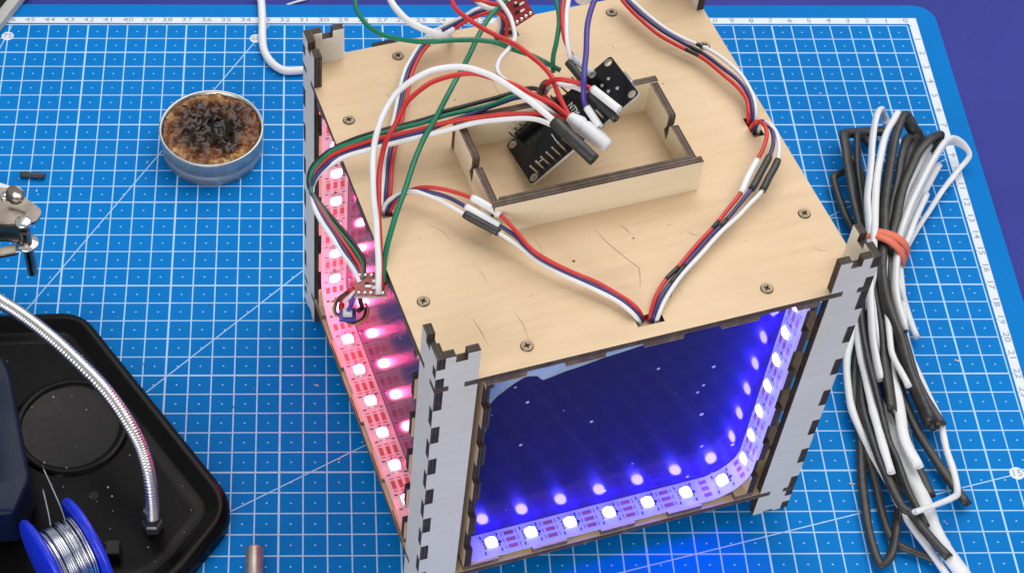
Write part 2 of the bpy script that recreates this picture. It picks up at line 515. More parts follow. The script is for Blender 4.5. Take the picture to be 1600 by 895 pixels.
# ------------------------------------------------------------------ measured courses of wires and tubes (cm on the mat, z up)
PATHS = {
    'green_loop': [(-28.93, -14.27, 15.60), (-28.90, -15.12, 15.80), (-28.87, -15.96, 16.00), (-28.76, -16.64, 16.20), (-28.58, -17.24, 16.40), (-28.25, -17.84, 16.60), (-27.88, -18.37, 16.80), (-27.30, -18.78, 17.00), (-26.72, -19.09, 17.20), (-26.02, -19.30, 17.40), (-25.30, -19.23, 17.40), (-24.59, -19.23, 17.40), (-23.76, -19.36, 17.40), (-23.19, -19.67, 17.40), (-22.47, -19.83, 17.20), (-21.76, -20.17, 17.00), (-21.39, -20.33, 16.90)],
    'green_long': [(-22.96, -15.87, 16.60), (-23.53, -16.74, 16.60), (-24.02, -17.55, 16.60), (-24.67, -19.12, 16.60), (-25.06, -20.07, 16.60), (-25.49, -21.07, 16.60), (-26.04, -22.18, 16.37), (-26.59, -23.18, 16.13), (-27.10, -24.65, 15.90), (-27.59, -26.19, 15.57), (-27.88, -27.01, 15.23), (-28.02, -27.61, 14.90), (-28.07, -28.07, 14.67), (-28.05, -28.38, 14.45)],
    'white_arc': [(-28.24, -28.80, 14.40), (-28.27, -28.63, 14.80), (-28.28, -27.80, 15.20), (-28.34, -26.75, 15.73), (-28.42, -26.01, 16.27), (-28.44, -24.98, 16.80), (-28.38, -24.30, 17.07), (-28.26, -23.80, 17.33), (-28.03, -23.21, 17.60), (-27.65, -22.58, 17.87), (-27.20, -22.26, 18.13), (-26.65, -22.04, 18.40), (-26.19, -21.85, 18.47), (-25.59, -21.79, 18.53), (-25.05, -21.89, 18.60), (-24.45, -22.05, 18.50), (-23.91, -22.33, 18.40), (-23.20, -22.77, 18.20), (-22.58, -23.27, 18.00), (-21.96, -23.84, 17.80), (-21.70, -24.11, 17.70)],
    'red_arc': [(-28.14, -28.62, 14.35), (-28.20, -27.64, 15.00), (-28.23, -26.64, 15.40), (-28.24, -25.61, 15.80), (-28.18, -24.62, 16.07), (-28.06, -23.93, 16.33), (-27.92, -23.55, 16.60), (-27.58, -22.98, 16.80), (-27.30, -22.44, 17.00), (-27.06, -22.11, 17.20), (-26.59, -21.73, 17.40), (-26.12, -21.44, 17.50), (-25.42, -21.27, 17.60), (-24.72, -21.27, 17.70), (-24.12, -21.42, 17.65), (-23.26, -21.76, 17.60), (-22.47, -22.37, 17.60), (-21.86, -22.82, 17.60), (-21.34, -23.46, 17.60), (-21.14, -23.60, 17.55)],
    'rib_black': [(-22.04, -21.10, 16.60), (-22.53, -20.89, 16.53), (-23.11, -21.02, 16.45), (-24.17, -21.37, 16.38), (-25.60, -21.79, 16.30), (-26.17, -22.02, 16.20), (-27.35, -22.34, 16.10), (-28.44, -22.67, 16.00), (-29.14, -22.83, 15.83), (-29.75, -23.06, 15.67), (-30.22, -23.35, 15.50), (-30.55, -23.52, 15.20), (-30.71, -23.75, 14.90), (-30.69, -24.23, 14.80), (-30.48, -24.64, 14.70), (-30.18, -25.04, 14.60), (-29.76, -25.64, 14.55), (-29.31, -26.33, 14.50), (-28.99, -26.83, 14.45), (-28.79, -27.32, 14.40), (-28.76, -27.83, 14.38), (-28.79, -28.16, 14.35)],
    'rib_green': [(-22.14, -21.26, 16.60), (-23.13, -21.23, 16.50), (-24.18, -21.66, 16.40), (-25.61, -22.02, 16.30), (-26.56, -22.31, 16.20), (-27.26, -22.44, 16.10), (-28.63, -22.86, 16.00), (-29.24, -23.01, 15.82), (-29.84, -23.22, 15.63), (-30.26, -23.49, 15.45), (-30.55, -23.66, 15.15), (-30.66, -23.93, 14.85), (-30.64, -24.35, 14.77), (-30.45, -24.78, 14.68), (-30.18, -25.20, 14.60), (-29.86, -25.75, 14.53), (-29.40, -26.42, 14.47), (-29.04, -26.96, 14.40), (-28.84, -27.48, 14.38), (-28.80, -27.94, 14.37), (-28.83, -28.21, 14.35)],
    'rib_red': [(-21.35, -23.42, 17.50), (-21.69, -23.26, 17.40), (-22.36, -22.78, 17.12), (-23.34, -22.48, 16.85), (-24.48, -22.38, 16.58), (-25.63, -22.37, 16.30), (-26.57, -22.55, 16.15), (-27.97, -22.86, 16.00), (-29.00, -23.06, 15.80), (-29.70, -23.25, 15.60), (-30.17, -23.51, 15.40), (-30.45, -23.68, 15.10), (-30.62, -23.98, 14.80), (-30.59, -24.45, 14.73), (-30.43, -24.92, 14.67), (-30.18, -25.38, 14.60), (-29.86, -25.93, 14.53), (-29.47, -26.60, 14.47), (-29.13, -27.20, 14.40), (-28.91, -27.71, 14.38), (-28.85, -28.21, 14.35)],
    'rib_blue': [(-22.13, -21.23, 16.50), (-23.03, -21.27, 16.44), (-23.70, -21.50, 16.38), (-24.42, -21.80, 16.31), (-25.14, -22.10, 16.25), (-26.57, -22.67, 16.10), (-27.50, -22.85, 15.95), (-28.25, -22.97, 15.81), (-28.91, -23.07, 15.67), (-29.47, -23.26, 15.54), (-30.08, -23.67, 15.40), (-30.41, -23.87, 15.10), (-30.57, -24.13, 14.80), (-30.57, -24.63, 14.73), (-30.41, -25.10, 14.67), (-30.18, -25.56, 14.60), (-29.88, -26.11, 14.53), (-29.50, -26.84, 14.47), (-29.18, -27.44, 14.40), (-28.96, -27.89, 14.38), (-28.90, -28.24, 14.35)],
    'rib_white': [(-21.68, -23.99, 17.60), (-22.08, -23.52, 17.40), (-22.48, -23.06, 17.15), (-23.08, -22.75, 16.90), (-24.03, -22.61, 16.65), (-24.94, -22.63, 16.40), (-26.11, -22.81, 16.15), (-27.51, -23.05, 15.90), (-28.44, -23.18, 15.73), (-29.24, -23.35, 15.57), (-29.84, -23.61, 15.40), (-30.31, -23.81, 15.10), (-30.55, -24.10, 14.80), (-30.57, -24.60, 14.73), (-30.48, -25.16, 14.67), (-30.23, -25.78, 14.60), (-29.86, -26.39, 14.50), (-29.41, -27.20, 14.40), (-29.05, -27.94, 14.38), (-28.92, -28.30, 14.35)],
    'lb_red': [(-27.83, -24.93, 14.00), (-27.83, -25.05, 14.60), (-27.78, -24.78, 15.00), (-27.69, -23.74, 15.10), (-27.51, -22.47, 15.10), (-27.24, -21.23, 15.13), (-27.06, -20.26, 15.17), (-26.82, -18.93, 15.20), (-26.56, -18.24, 15.33), (-26.20, -17.64, 15.47), (-25.79, -17.32, 15.60), (-25.20, -17.03, 15.80), (-24.60, -16.71, 16.00), (-23.86, -16.49, 16.20), (-23.34, -16.36, 16.05), (-23.07, -16.56, 15.90), (-22.97, -16.46, 15.40), (-23.00, -16.37, 14.90), (-22.92, -15.75, 14.10)],
    'lb_blue': [(-27.92, -24.93, 14.00), (-27.94, -25.05, 14.60), (-27.92, -24.58, 14.95), (-27.85, -23.65, 15.00), (-27.67, -22.42, 15.05), (-27.37, -20.86, 15.10), (-27.16, -19.74, 15.15), (-26.91, -18.66, 15.20), (-26.60, -18.03, 15.33), (-26.29, -17.53, 15.47), (-25.88, -17.14, 15.60), (-25.24, -16.85, 15.80), (-24.59, -16.53, 16.00), (-24.05, -16.38, 16.20), (-23.48, -16.18, 16.05), (-23.23, -16.38, 15.90), (-23.14, -16.39, 15.40), (-23.17, -16.30, 14.90), (-23.10, -15.75, 14.10)],
    'lb_white': [(-28.01, -24.87, 14.00), (-28.03, -24.95, 14.60), (-28.01, -24.42, 14.95), (-27.94, -23.43, 15.00), (-27.79, -22.29, 15.05), (-27.49, -20.80, 15.10), (-27.28, -19.64, 15.15), (-27.03, -18.59, 15.20), (-26.72, -17.96, 15.33), (-26.38, -17.39, 15.47), (-25.98, -16.96, 15.60), (-25.33, -16.64, 15.80), (-24.73, -16.45, 16.00), (-24.24, -16.27, 16.20), (-23.62, -16.00, 16.05), (-23.34, -16.20, 15.90), (-23.26, -16.25, 15.40), (-23.29, -16.22, 14.90), (-23.22, -15.75, 14.10)],
    'lf_white': [(-27.92, -25.06, 13.90), (-28.01, -25.24, 14.50), (-27.95, -25.17, 14.85), (-27.78, -25.17, 15.20), (-27.32, -24.96, 15.35), (-26.86, -25.04, 15.50), (-26.19, -25.37, 15.53), (-25.75, -25.74, 15.57), (-25.18, -26.22, 15.60), (-24.60, -26.60, 15.55), (-23.99, -27.00, 15.50), (-23.33, -27.47, 15.35), (-22.68, -28.04, 15.20), (-21.83, -28.64, 15.15), (-20.97, -29.12, 15.10), (-20.12, -29.65, 15.05), (-19.61, -30.11, 15.00), (-19.32, -30.28, 14.70), (-19.09, -30.08, 14.00)],
    'lf_blue': [(-27.83, -25.06, 13.90), (-27.90, -25.24, 14.50), (-27.81, -25.17, 14.85), (-27.62, -25.14, 15.20), (-27.08, -24.92, 15.40), (-26.41, -25.16, 15.60), (-25.74, -25.48, 15.65), (-25.12, -25.94, 15.70), (-24.55, -26.32, 15.65), (-23.98, -26.73, 15.60), (-23.41, -27.14, 15.45), (-22.85, -27.78, 15.30), (-22.04, -28.38, 15.23), (-20.96, -28.99, 15.15), (-20.15, -29.47, 15.08), (-19.59, -29.95, 15.00), (-19.24, -30.16, 14.70), (-19.02, -30.02, 14.00)],
    'lf_red': [(-27.73, -25.06, 13.90), (-27.78, -25.24, 14.50), (-27.67, -25.17, 14.85), (-27.50, -25.11, 15.20), (-26.95, -24.87, 15.45), (-26.36, -25.03, 15.70), (-25.74, -25.24, 15.80), (-24.94, -25.70, 15.90), (-24.41, -26.06, 15.90), (-23.92, -26.51, 15.90), (-23.66, -26.78, 15.77), (-23.33, -27.17, 15.63), (-22.87, -27.80, 15.50), (-22.26, -28.22, 15.38), (-21.39, -28.64, 15.25), (-20.53, -29.09, 15.17), (-19.79, -29.59, 15.08), (-19.41, -29.95, 15.00), (-19.13, -30.06, 14.60), (-18.94, -29.97, 14.00)],
    'fr_red': [(-18.81, -29.97, 14.00), (-18.88, -30.11, 14.70), (-18.67, -29.50, 15.00), (-18.23, -28.78, 15.03), (-17.61, -28.06, 15.07), (-16.86, -27.15, 15.10), (-16.22, -26.43, 15.17), (-15.67, -25.73, 15.23), (-15.08, -24.96, 15.30), (-14.68, -24.21, 15.37), (-14.25, -23.45, 15.43), (-13.92, -22.81, 15.50), (-13.74, -22.23, 15.50), (-13.74, -21.80, 15.50), (-13.85, -21.43, 15.35), (-14.03, -21.39, 15.20), (-14.00, -21.15, 14.60), (-13.87, -20.88, 14.00)],
    'fr_blue': [(-18.72, -29.99, 14.00), (-18.77, -30.17, 14.70), (-18.56, -29.67, 15.00), (-18.12, -28.96, 15.03), (-17.32, -27.94, 15.07), (-16.56, -27.00, 15.10), (-15.93, -26.34, 15.17), (-15.27, -25.55, 15.23), (-14.64, -24.78, 15.30), (-14.22, -24.05, 15.40), (-13.82, -23.36, 15.50), (-13.57, -22.68, 15.50), (-13.52, -22.07, 15.50), (-13.59, -21.58, 15.37), (-13.76, -21.32, 15.23), (-13.92, -21.39, 15.10), (-13.85, -21.22, 14.50), (-13.74, -20.95, 14.00)],
    'fr_white': [(-18.61, -30.02, 14.00), (-18.65, -30.22, 14.70), (-18.33, -29.61, 15.00), (-17.68, -28.63, 15.05), (-16.93, -27.74, 15.10), (-16.19, -26.89, 15.15), (-15.50, -26.16, 15.20), (-14.90, -25.53, 15.25), (-14.28, -24.87, 15.30), (-13.91, -24.21, 15.40), (-13.54, -23.51, 15.50), (-13.38, -22.81, 15.50), (-13.37, -22.16, 15.50), (-13.52, -21.74, 15.50), (-13.67, -21.37, 15.25), (-13.77, -21.36, 15.00), (-13.70, -21.22, 14.50), (-13.58, -20.92, 14.00)],
    'rb_red': [(-13.89, -20.65, 14.00), (-14.08, -20.91, 14.80), (-14.10, -20.73, 15.10), (-14.12, -20.10, 15.15), (-14.41, -19.40, 15.20), (-14.95, -18.65, 15.20), (-15.62, -17.81, 15.20), (-16.35, -17.24, 15.20), (-17.13, -16.58, 15.25), (-17.70, -15.84, 15.30), (-18.14, -15.16, 15.35), (-18.48, -14.47, 15.40)],
    'rb_blue': [(-13.78, -20.72, 14.00), (-13.95, -20.91, 14.80), (-13.96, -20.59, 15.10), (-13.99, -19.90, 15.15), (-14.26, -19.20, 15.20), (-14.82, -18.44, 15.20), (-15.45, -17.63, 15.20), (-16.18, -17.06, 15.20), (-16.93, -16.44, 15.25), (-17.56, -15.69, 15.30), (-17.98, -15.09, 15.35), (-18.35, -14.47, 15.40)],
    'rb_white': [(-13.65, -20.72, 14.00), (-13.83, -20.91, 14.80), (-13.82, -20.46, 15.10), (-13.85, -19.76, 15.15), (-14.10, -18.92, 15.20), (-14.66, -18.02, 15.20), (-15.27, -17.38, 15.20), (-16.00, -16.89, 15.20), (-16.74, -16.33, 15.25), (-17.39, -15.58, 15.30), (-17.88, -14.90, 15.35), (-18.17, -14.47, 15.40)],
    'white_single': [(-23.56, -15.95, 16.60), (-23.28, -16.74, 16.80), (-23.10, -17.52, 17.00), (-23.01, -18.40, 17.17), (-23.04, -19.05, 17.33), (-23.30, -19.77, 17.50), (-23.61, -20.24, 17.50), (-23.81, -20.71, 17.50), (-23.79, -21.10, 17.50), (-23.54, -21.33, 17.40), (-22.97, -21.76, 17.30), (-22.31, -22.34, 17.20), (-21.73, -22.95, 17.20)],
    'red_single': [(-25.25, -15.95, 16.80), (-25.24, -16.62, 16.95), (-25.16, -17.17, 17.10), (-24.93, -17.72, 17.25), (-24.54, -18.33, 17.40), (-24.00, -18.89, 17.50), (-23.47, -19.40, 17.60), (-22.95, -19.91, 17.70), (-22.52, -20.48, 17.73), (-22.19, -20.98, 17.77), (-21.91, -21.60, 17.80), (-21.74, -22.31, 17.73), (-21.59, -22.82, 17.67), (-21.36, -23.46, 17.60)],
    'green_short': [(-21.48, -16.97, 17.80), (-21.42, -17.54, 17.87), (-21.38, -18.17, 17.93), (-21.44, -19.07, 18.00), (-21.56, -19.71, 17.77), (-21.70, -20.14, 17.53), (-21.75, -20.50, 17.30), (-21.69, -20.47, 17.00)],
    'red_pair': [(-21.08, -17.48, 18.20), (-21.23, -18.08, 18.20), (-21.33, -18.94, 18.20), (-21.33, -19.65, 18.03), (-21.19, -20.15, 17.87), (-20.99, -20.51, 17.70), (-20.85, -20.78, 17.70)],
    'white_pair': [(-20.96, -17.48, 18.20), (-21.06, -18.07, 18.20), (-21.19, -18.94, 18.20), (-21.23, -19.95, 18.00), (-21.16, -20.41, 17.80), (-21.08, -20.57, 17.60), (-21.00, -20.77, 17.60)],
    'purple': [(-19.94, -18.07, 18.80), (-20.17, -18.62, 18.87), (-20.44, -19.38, 18.93), (-20.67, -20.46, 19.00), (-20.78, -21.52, 18.75), (-20.92, -22.56, 18.50), (-20.88, -22.96, 18.00), (-20.74, -23.24, 17.80)],
    'white_usb': [(-27.62, -14.90, 15.90), (-27.51, -15.48, 15.90), (-27.30, -15.99, 15.90), (-26.92, -16.57, 15.90), (-26.44, -16.96, 15.90), (-25.86, -17.28, 15.90), (-25.50, -17.24, 15.70), (-25.12, -16.51, 14.90)],
    'red_hook': [(-22.20, -21.56, 16.90), (-22.16, -21.66, 17.40), (-21.98, -21.80, 17.80), (-21.67, -22.10, 18.20), (-21.14, -22.28, 18.25), (-20.59, -22.68, 18.30), (-20.37, -22.88, 18.25)],
    'white_hook': [(-22.11, -21.62, 16.90), (-22.01, -21.63, 17.30), (-21.83, -21.83, 17.70), (-21.53, -21.99, 17.83), (-21.11, -22.28, 17.97), (-20.66, -22.74, 18.10), (-20.48, -22.89, 18.00)],
    'brown_hook': [(-22.17, -21.88, 16.90), (-22.27, -21.85, 17.20), (-22.25, -21.76, 17.50), (-22.09, -21.53, 17.50), (-21.90, -21.26, 17.20)],
    'red_fan': [(-22.26, -21.33, 16.80), (-22.16, -21.95, 17.20), (-21.78, -22.69, 17.40), (-21.32, -23.42, 17.50)],
    'red_top': [(-24.98, -16.10, 17.00), (-24.41, -16.53, 17.00), (-23.92, -16.67, 16.90), (-23.44, -16.49, 16.60), (-23.12, -16.38, 16.40)],
    'white_top': [(-24.50, -16.13, 16.90), (-24.21, -16.64, 16.90), (-23.92, -16.81, 16.80), (-23.60, -16.67, 16.60), (-23.31, -16.41, 16.50)],
    'sl_black_fat': [(-21.99, -23.73, 17.75), (-21.62, -24.24, 17.70), (-21.18, -24.76, 17.60), (-20.67, -25.28, 17.40)],
    'cap_white': [(-21.39, -23.31, 17.55), (-21.07, -23.61, 17.50), (-20.63, -23.99, 17.40), (-20.08, -24.42, 17.20)],
    'sl_black_pair': [(-21.20, -20.61, 17.60), (-20.96, -21.10, 17.60), (-20.73, -21.60, 17.60)],
    'sl_grey_pair': [(-21.01, -20.44, 17.70), (-20.72, -20.87, 17.70), (-20.41, -21.44, 17.80)],
    'sl_white_purple': [(-20.79, -23.13, 17.85), (-20.58, -23.51, 17.75), (-20.38, -23.91, 17.65)],
    'sl_white_hook': [(-20.59, -22.65, 18.30), (-20.19, -23.20, 18.35), (-19.74, -23.69, 18.30)],
    'sl_black_hook': [(-20.70, -22.67, 18.10), (-20.28, -23.15, 18.00), (-19.82, -23.82, 17.95)],
    'knob_white': [(-20.14, -16.31, 17.20), (-20.20, -16.45, 17.00), (-20.29, -16.70, 16.90)],
    'loop_red': [(-29.13, -28.42, 14.10), (-29.39, -28.37, 13.75), (-29.55, -28.45, 13.40), (-29.57, -28.77, 13.30), (-29.53, -28.87, 13.20)],
    'loop_purple': [(-29.01, -28.54, 14.10), (-29.19, -28.76, 13.80), (-29.35, -28.99, 13.50), (-29.44, -29.10, 13.20)],
    'loop_brown': [(-28.90, -28.59, 14.10), (-28.89, -28.63, 13.70), (-28.82, -28.60, 13.30), (-28.96, -28.78, 13.30)],
    'loop_white': [(-29.06, -28.51, 14.10), (-29.28, -28.53, 13.80), (-29.46, -28.50, 13.50)],
    'loop_tan': [(-29.42, -28.43, 13.90), (-29.69, -28.51, 13.70), (-29.83, -28.70, 13.50), (-29.78, -28.89, 13.30), (-29.58, -28.98, 13.23), (-29.42, -29.13, 13.17), (-29.14, -29.20, 13.10), (-28.87, -29.16, 13.17), (-28.66, -28.96, 13.23), (-28.61, -28.66, 13.30), (-28.70, -28.43, 13.30)],
    'loop_black': [(-29.35, -28.46, 14.00), (-29.62, -28.52, 13.78), (-29.76, -28.69, 13.57), (-29.76, -28.87, 13.35), (-29.62, -28.92, 13.30), (-29.51, -29.05, 13.25), (-29.28, -29.19, 13.20), (-29.05, -29.15, 13.15), (-28.82, -29.04, 13.20), (-28.71, -28.82, 13.25), (-28.70, -28.60, 13.30)],
    'mains_cable': [(-33.37, 2.33, 0.22), (-33.22, 1.55, 0.22), (-33.14, 0.22, 0.22), (-33.11, -1.19, 0.22), (-33.00, -2.11, 0.22), (-32.64, -2.93, 0.22), (-32.06, -3.47, 0.22), (-31.42, -3.52, 0.22), (-30.85, -3.38, 0.22), (-30.05, -3.02, 0.22)],
    'goose': [(-37.03, -30.08, 1.60), (-37.01, -30.03, 2.00), (-37.01, -29.86, 2.50), (-37.10, -29.23, 3.40), (-37.36, -28.47, 3.90), (-37.74, -27.83, 4.40), (-38.30, -26.99, 4.70), (-39.00, -26.14, 5.00), (-39.92, -25.18, 5.20), (-40.85, -24.30, 5.40), (-41.71, -23.60, 5.60), (-42.52, -23.03, 5.80), (-43.32, -22.56, 6.00), (-44.41, -21.85, 6.20), (-45.55, -21.04, 6.20)],
    'T1': [(-2.67, -7.51, 0.50), (-2.75, -7.36, 0.80), (-3.11, -7.52, 1.50), (-3.65, -8.33, 2.20), (-4.00, -9.22, 2.30), (-4.45, -10.73, 2.20), (-4.96, -12.94, 2.03), (-5.23, -14.39, 1.87), (-5.40, -15.97, 1.70), (-5.67, -17.77, 1.63), (-5.99, -19.17, 1.57), (-6.18, -20.72, 1.50), (-6.23, -22.16, 1.35), (-6.23, -23.21, 1.20)],
    'T2': [(-2.63, -8.09, 2.00), (-2.96, -8.69, 2.10), (-3.43, -9.53, 2.10), (-4.11, -11.25, 2.10), (-4.60, -12.94, 2.03), (-4.97, -14.48, 1.97), (-5.32, -16.06, 1.90), (-5.61, -17.71, 1.55), (-6.10, -18.88, 1.20), (-6.59, -19.84, 1.05), (-6.90, -20.51, 0.90), (-7.26, -21.62, 0.80), (-7.46, -22.71, 0.70), (-7.59, -23.87, 0.67), (-7.54, -24.68, 0.63), (-7.33, -25.64, 0.60), (-7.05, -26.64, 0.55), (-6.67, -27.82, 0.50), (-6.43, -28.76, 0.50), (-6.17, -29.56, 0.50), (-5.87, -30.41, 0.50), (-5.47, -31.48, 0.50), (-5.02, -32.72, 0.50)],
    'T3': [(-2.74, -11.82, 0.50), (-2.12, -9.64, 0.80), (-1.72, -8.85, 1.20), (-1.91, -8.62, 1.50), (-2.32, -8.21, 1.90), (-2.85, -9.31, 2.00), (-3.35, -10.50, 1.95), (-4.07, -12.82, 1.90), (-4.47, -14.29, 1.75), (-4.81, -15.89, 1.60), (-5.14, -17.75, 1.60), (-5.23, -19.20, 1.60), (-5.20, -20.23, 1.55), (-5.09, -21.17, 1.50), (-4.98, -22.58, 1.35), (-4.82, -23.99, 1.20), (-4.50, -25.30, 1.00)],
    'T4': [(-2.79, -7.93, 0.50), (-3.90, -8.07, 0.60), (-4.90, -8.39, 0.90), (-5.18, -8.89, 1.20), (-5.28, -10.04, 1.23), (-5.34, -11.30, 1.27), (-5.43, -12.73, 1.30), (-5.43, -14.06, 1.25), (-5.41, -15.55, 1.20), (-5.43, -17.79, 1.20), (-5.57, -19.96, 1.20), (-5.66, -21.39, 1.23), (-5.94, -23.46, 1.27), (-6.09, -24.88, 1.30)],
    'T5': [(-3.66, -8.68, 0.40), (-4.03, -8.45, 0.60), (-4.41, -8.62, 1.00), (-4.61, -9.46, 1.05), (-4.84, -10.82, 1.10), (-5.01, -12.70, 1.05), (-5.27, -15.38, 1.00), (-5.87, -18.08, 1.10), (-6.35, -19.60, 1.20), (-6.55, -21.54, 1.20), (-6.59, -22.91, 1.20), (-6.54, -24.71, 1.15), (-6.41, -26.30, 1.10), (-6.22, -27.17, 1.05), (-6.04, -28.70, 1.00), (-5.72, -29.89, 0.95), (-5.58, -30.29, 0.90)],
    'T6': [(-5.21, -10.56, 0.50), (-5.79, -10.94, 0.60), (-5.92, -11.18, 0.60), (-5.94, -11.79, 0.60), (-5.89, -12.51, 0.60), (-5.77, -13.34, 0.60), (-5.55, -14.16, 0.55), (-5.28, -15.43, 0.50), (-5.52, -17.60, 0.50), (-6.40, -20.13, 0.50), (-6.95, -22.19, 0.45), (-7.28, -24.19, 0.40), (-7.39, -25.65, 0.38), (-7.61, -27.56, 0.35), (-7.77, -29.40, 0.35), (-7.80, -30.49, 0.35), (-7.75, -31.62, 0.35), (-7.58, -31.74, 0.40), (-7.17, -31.24, 0.50), (-6.67, -29.98, 0.45), (-6.36, -28.79, 0.40), (-6.25, -27.44, 0.40), (-6.26, -26.16, 0.40)],
    'T7': [(-1.17, -10.05, 0.70), (-0.85, -9.49, 1.00), (-0.63, -8.99, 1.40), (-0.95, -9.36, 1.70), (-1.46, -9.92, 1.90), (-2.15, -10.69, 1.85), (-2.74, -11.70, 1.80), (-3.30, -12.80, 1.70), (-3.82, -14.16, 1.60), (-4.35, -15.72, 1.40), (-4.67, -17.55, 1.35), (-4.80, -19.68, 1.30), (-4.75, -21.64, 1.10), (-4.62, -22.87, 0.90), (-4.33, -23.98, 0.80), (-3.90, -25.20, 0.70)],
    'T8': [(-3.50, -15.59, 0.60), (-2.26, -13.73, 0.50), (-1.06, -12.06, 0.40), (-0.54, -11.37, 0.40), (0.35, -10.23, 0.40), (0.82, -9.67, 0.70), (0.52, -9.29, 1.00), (-0.02, -9.27, 1.30), (-0.57, -9.72, 1.60), (-1.14, -10.56, 1.80), (-1.82, -11.62, 1.80), (-2.65, -12.97, 1.80), (-3.34, -14.21, 1.65), (-4.04, -15.80, 1.50), (-4.50, -17.67, 1.50), (-4.71, -19.12, 1.50), (-4.69, -20.67, 1.30)],
    'T9': [(-1.14, -9.43, 1.20), (-1.75, -10.35, 1.30), (-2.54, -11.82, 1.40), (-3.15, -13.01, 1.40), (-3.82, -14.57, 1.40), (-4.21, -15.80, 1.40), (-4.32, -17.43, 1.20), (-4.19, -18.19, 1.00), (-4.01, -19.07, 0.60), (-3.76, -20.32, 0.40)],
    'T10': [(-1.20, -8.65, 0.90), (-1.69, -8.84, 1.10), (-2.26, -9.28, 1.40), (-2.78, -10.54, 1.60), (-3.36, -12.31, 1.50), (-3.92, -13.95, 1.35), (-4.41, -15.55, 1.20), (-4.85, -17.67, 1.05), (-5.11, -19.73, 0.90), (-5.39, -21.80, 0.85), (-5.32, -23.30, 0.80), (-5.11, -24.40, 0.70), (-4.82, -25.78, 0.60), (-4.52, -26.53, 0.50), (-3.99, -27.83, 0.40), (-3.50, -28.99, 0.40)],
    'T11': [(-1.95, -12.52, 1.20), (-2.66, -13.86, 1.25), (-3.47, -15.41, 1.30), (-3.87, -16.08, 1.20), (-4.12, -17.59, 0.95), (-4.27, -19.22, 0.70), (-4.37, -20.39, 0.60), (-4.35, -21.41, 0.50), (-4.24, -22.07, 0.50), (-4.05, -23.57, 0.50), (-3.84, -24.77, 0.50), (-3.84, -25.78, 0.50), (-3.84, -26.40, 0.50), (-3.79, -27.42, 0.50), (-3.89, -28.46, 0.60), (-4.29, -28.92, 0.90), (-5.20, -29.47, 1.30), (-6.28, -29.99, 1.60)],
    'B2': [(-5.08, -15.95, 1.00), (-5.79, -17.92, 0.90), (-6.43, -19.80, 1.00), (-6.70, -21.70, 1.00), (-6.73, -22.59, 1.00), (-6.79, -23.71, 1.05), (-6.81, -25.00, 1.10), (-6.80, -26.24, 1.20), (-6.70, -28.02, 1.30)],
    'B5': [(-4.69, -15.87, 0.90), (-5.28, -18.73, 1.00), (-5.57, -21.22, 1.00), (-5.71, -22.50, 1.10), (-5.72, -24.25, 1.20), (-5.78, -26.21, 1.25), (-5.46, -27.71, 1.30)],
    'B6': [(-4.30, -15.79, 0.80), (-5.03, -19.58, 0.70), (-5.63, -22.99, 0.60), (-5.88, -25.65, 0.60), (-5.73, -27.32, 0.70), (-5.47, -28.73, 0.70), (-5.34, -30.14, 0.70), (-5.01, -31.25, 0.70), (-4.43, -32.63, 0.70)],
    'B11': [(-4.70, -16.37, 1.50), (-5.25, -19.12, 1.50), (-5.54, -21.32, 1.60), (-5.53, -22.31, 1.55), (-5.18, -23.77, 1.50)],
    'B14': [(-5.04, -15.62, 0.60), (-6.34, -20.14, 0.50), (-7.05, -23.59, 0.50), (-7.22, -25.90, 0.50), (-7.19, -26.74, 0.40), (-7.13, -28.47, 0.30), (-7.06, -29.57, 0.33), (-6.88, -30.64, 0.35), (-6.26, -31.11, 0.33), (-5.30, -31.55, 0.30)],
    'B15': [(-4.79, -15.71, 0.70), (-6.02, -19.50, 0.60), (-6.79, -22.65, 0.60), (-7.08, -24.80, 0.80), (-7.07, -26.75, 1.00), (-6.80, -28.08, 1.05), (-6.49, -29.47, 1.10), (-6.14, -29.77, 1.05), (-5.64, -30.80, 1.00), (-5.08, -31.81, 0.90)],
    'E1': [(-4.85, -9.98, 0.90), (-4.78, -10.68, 0.95), (-4.91, -12.26, 1.00), (-5.01, -13.80, 0.95), (-5.11, -15.30, 0.90), (-5.27, -17.47, 0.80), (-5.64, -20.33, 0.75), (-5.81, -22.38, 0.70), (-5.76, -24.70, 0.65), (-5.62, -25.97, 0.60)],
    'E2': [(-4.03, -10.91, 1.20), (-4.45, -12.44, 1.20), (-4.68, -13.73, 1.10), (-4.92, -15.38, 1.00), (-5.18, -17.63, 1.00), (-5.57, -20.51, 1.00), (-5.73, -21.91, 1.00)],
    'E3': [(-1.21, -9.73, 0.90), (-1.65, -10.64, 0.90), (-2.33, -11.86, 0.90), (-3.06, -13.05, 0.90), (-3.60, -14.22, 0.90), (-4.02, -15.45, 0.90), (-4.37, -17.18, 0.90), (-4.58, -18.94, 0.80), (-4.58, -20.57, 0.60)],
    'E4': [(-0.93, -10.57, 1.00), (-1.58, -11.62, 1.00), (-2.30, -12.74, 1.00), (-3.04, -14.00, 1.00), (-3.71, -15.54, 1.00), (-4.21, -17.55, 0.90), (-4.42, -19.50, 0.60)],
    'E5': [(-4.69, -15.62, 0.60), (-5.40, -18.86, 0.70), (-5.73, -21.69, 0.70), (-5.76, -24.33, 0.60), (-5.49, -26.23, 0.50), (-5.17, -27.64, 0.45), (-4.98, -28.55, 0.40)],
    'E6': [(-4.15, -15.95, 1.00), (-4.46, -17.92, 0.90), (-4.64, -20.37, 0.80), (-4.62, -22.45, 0.80), (-4.45, -24.00, 0.60), (-4.09, -25.29, 0.50)],
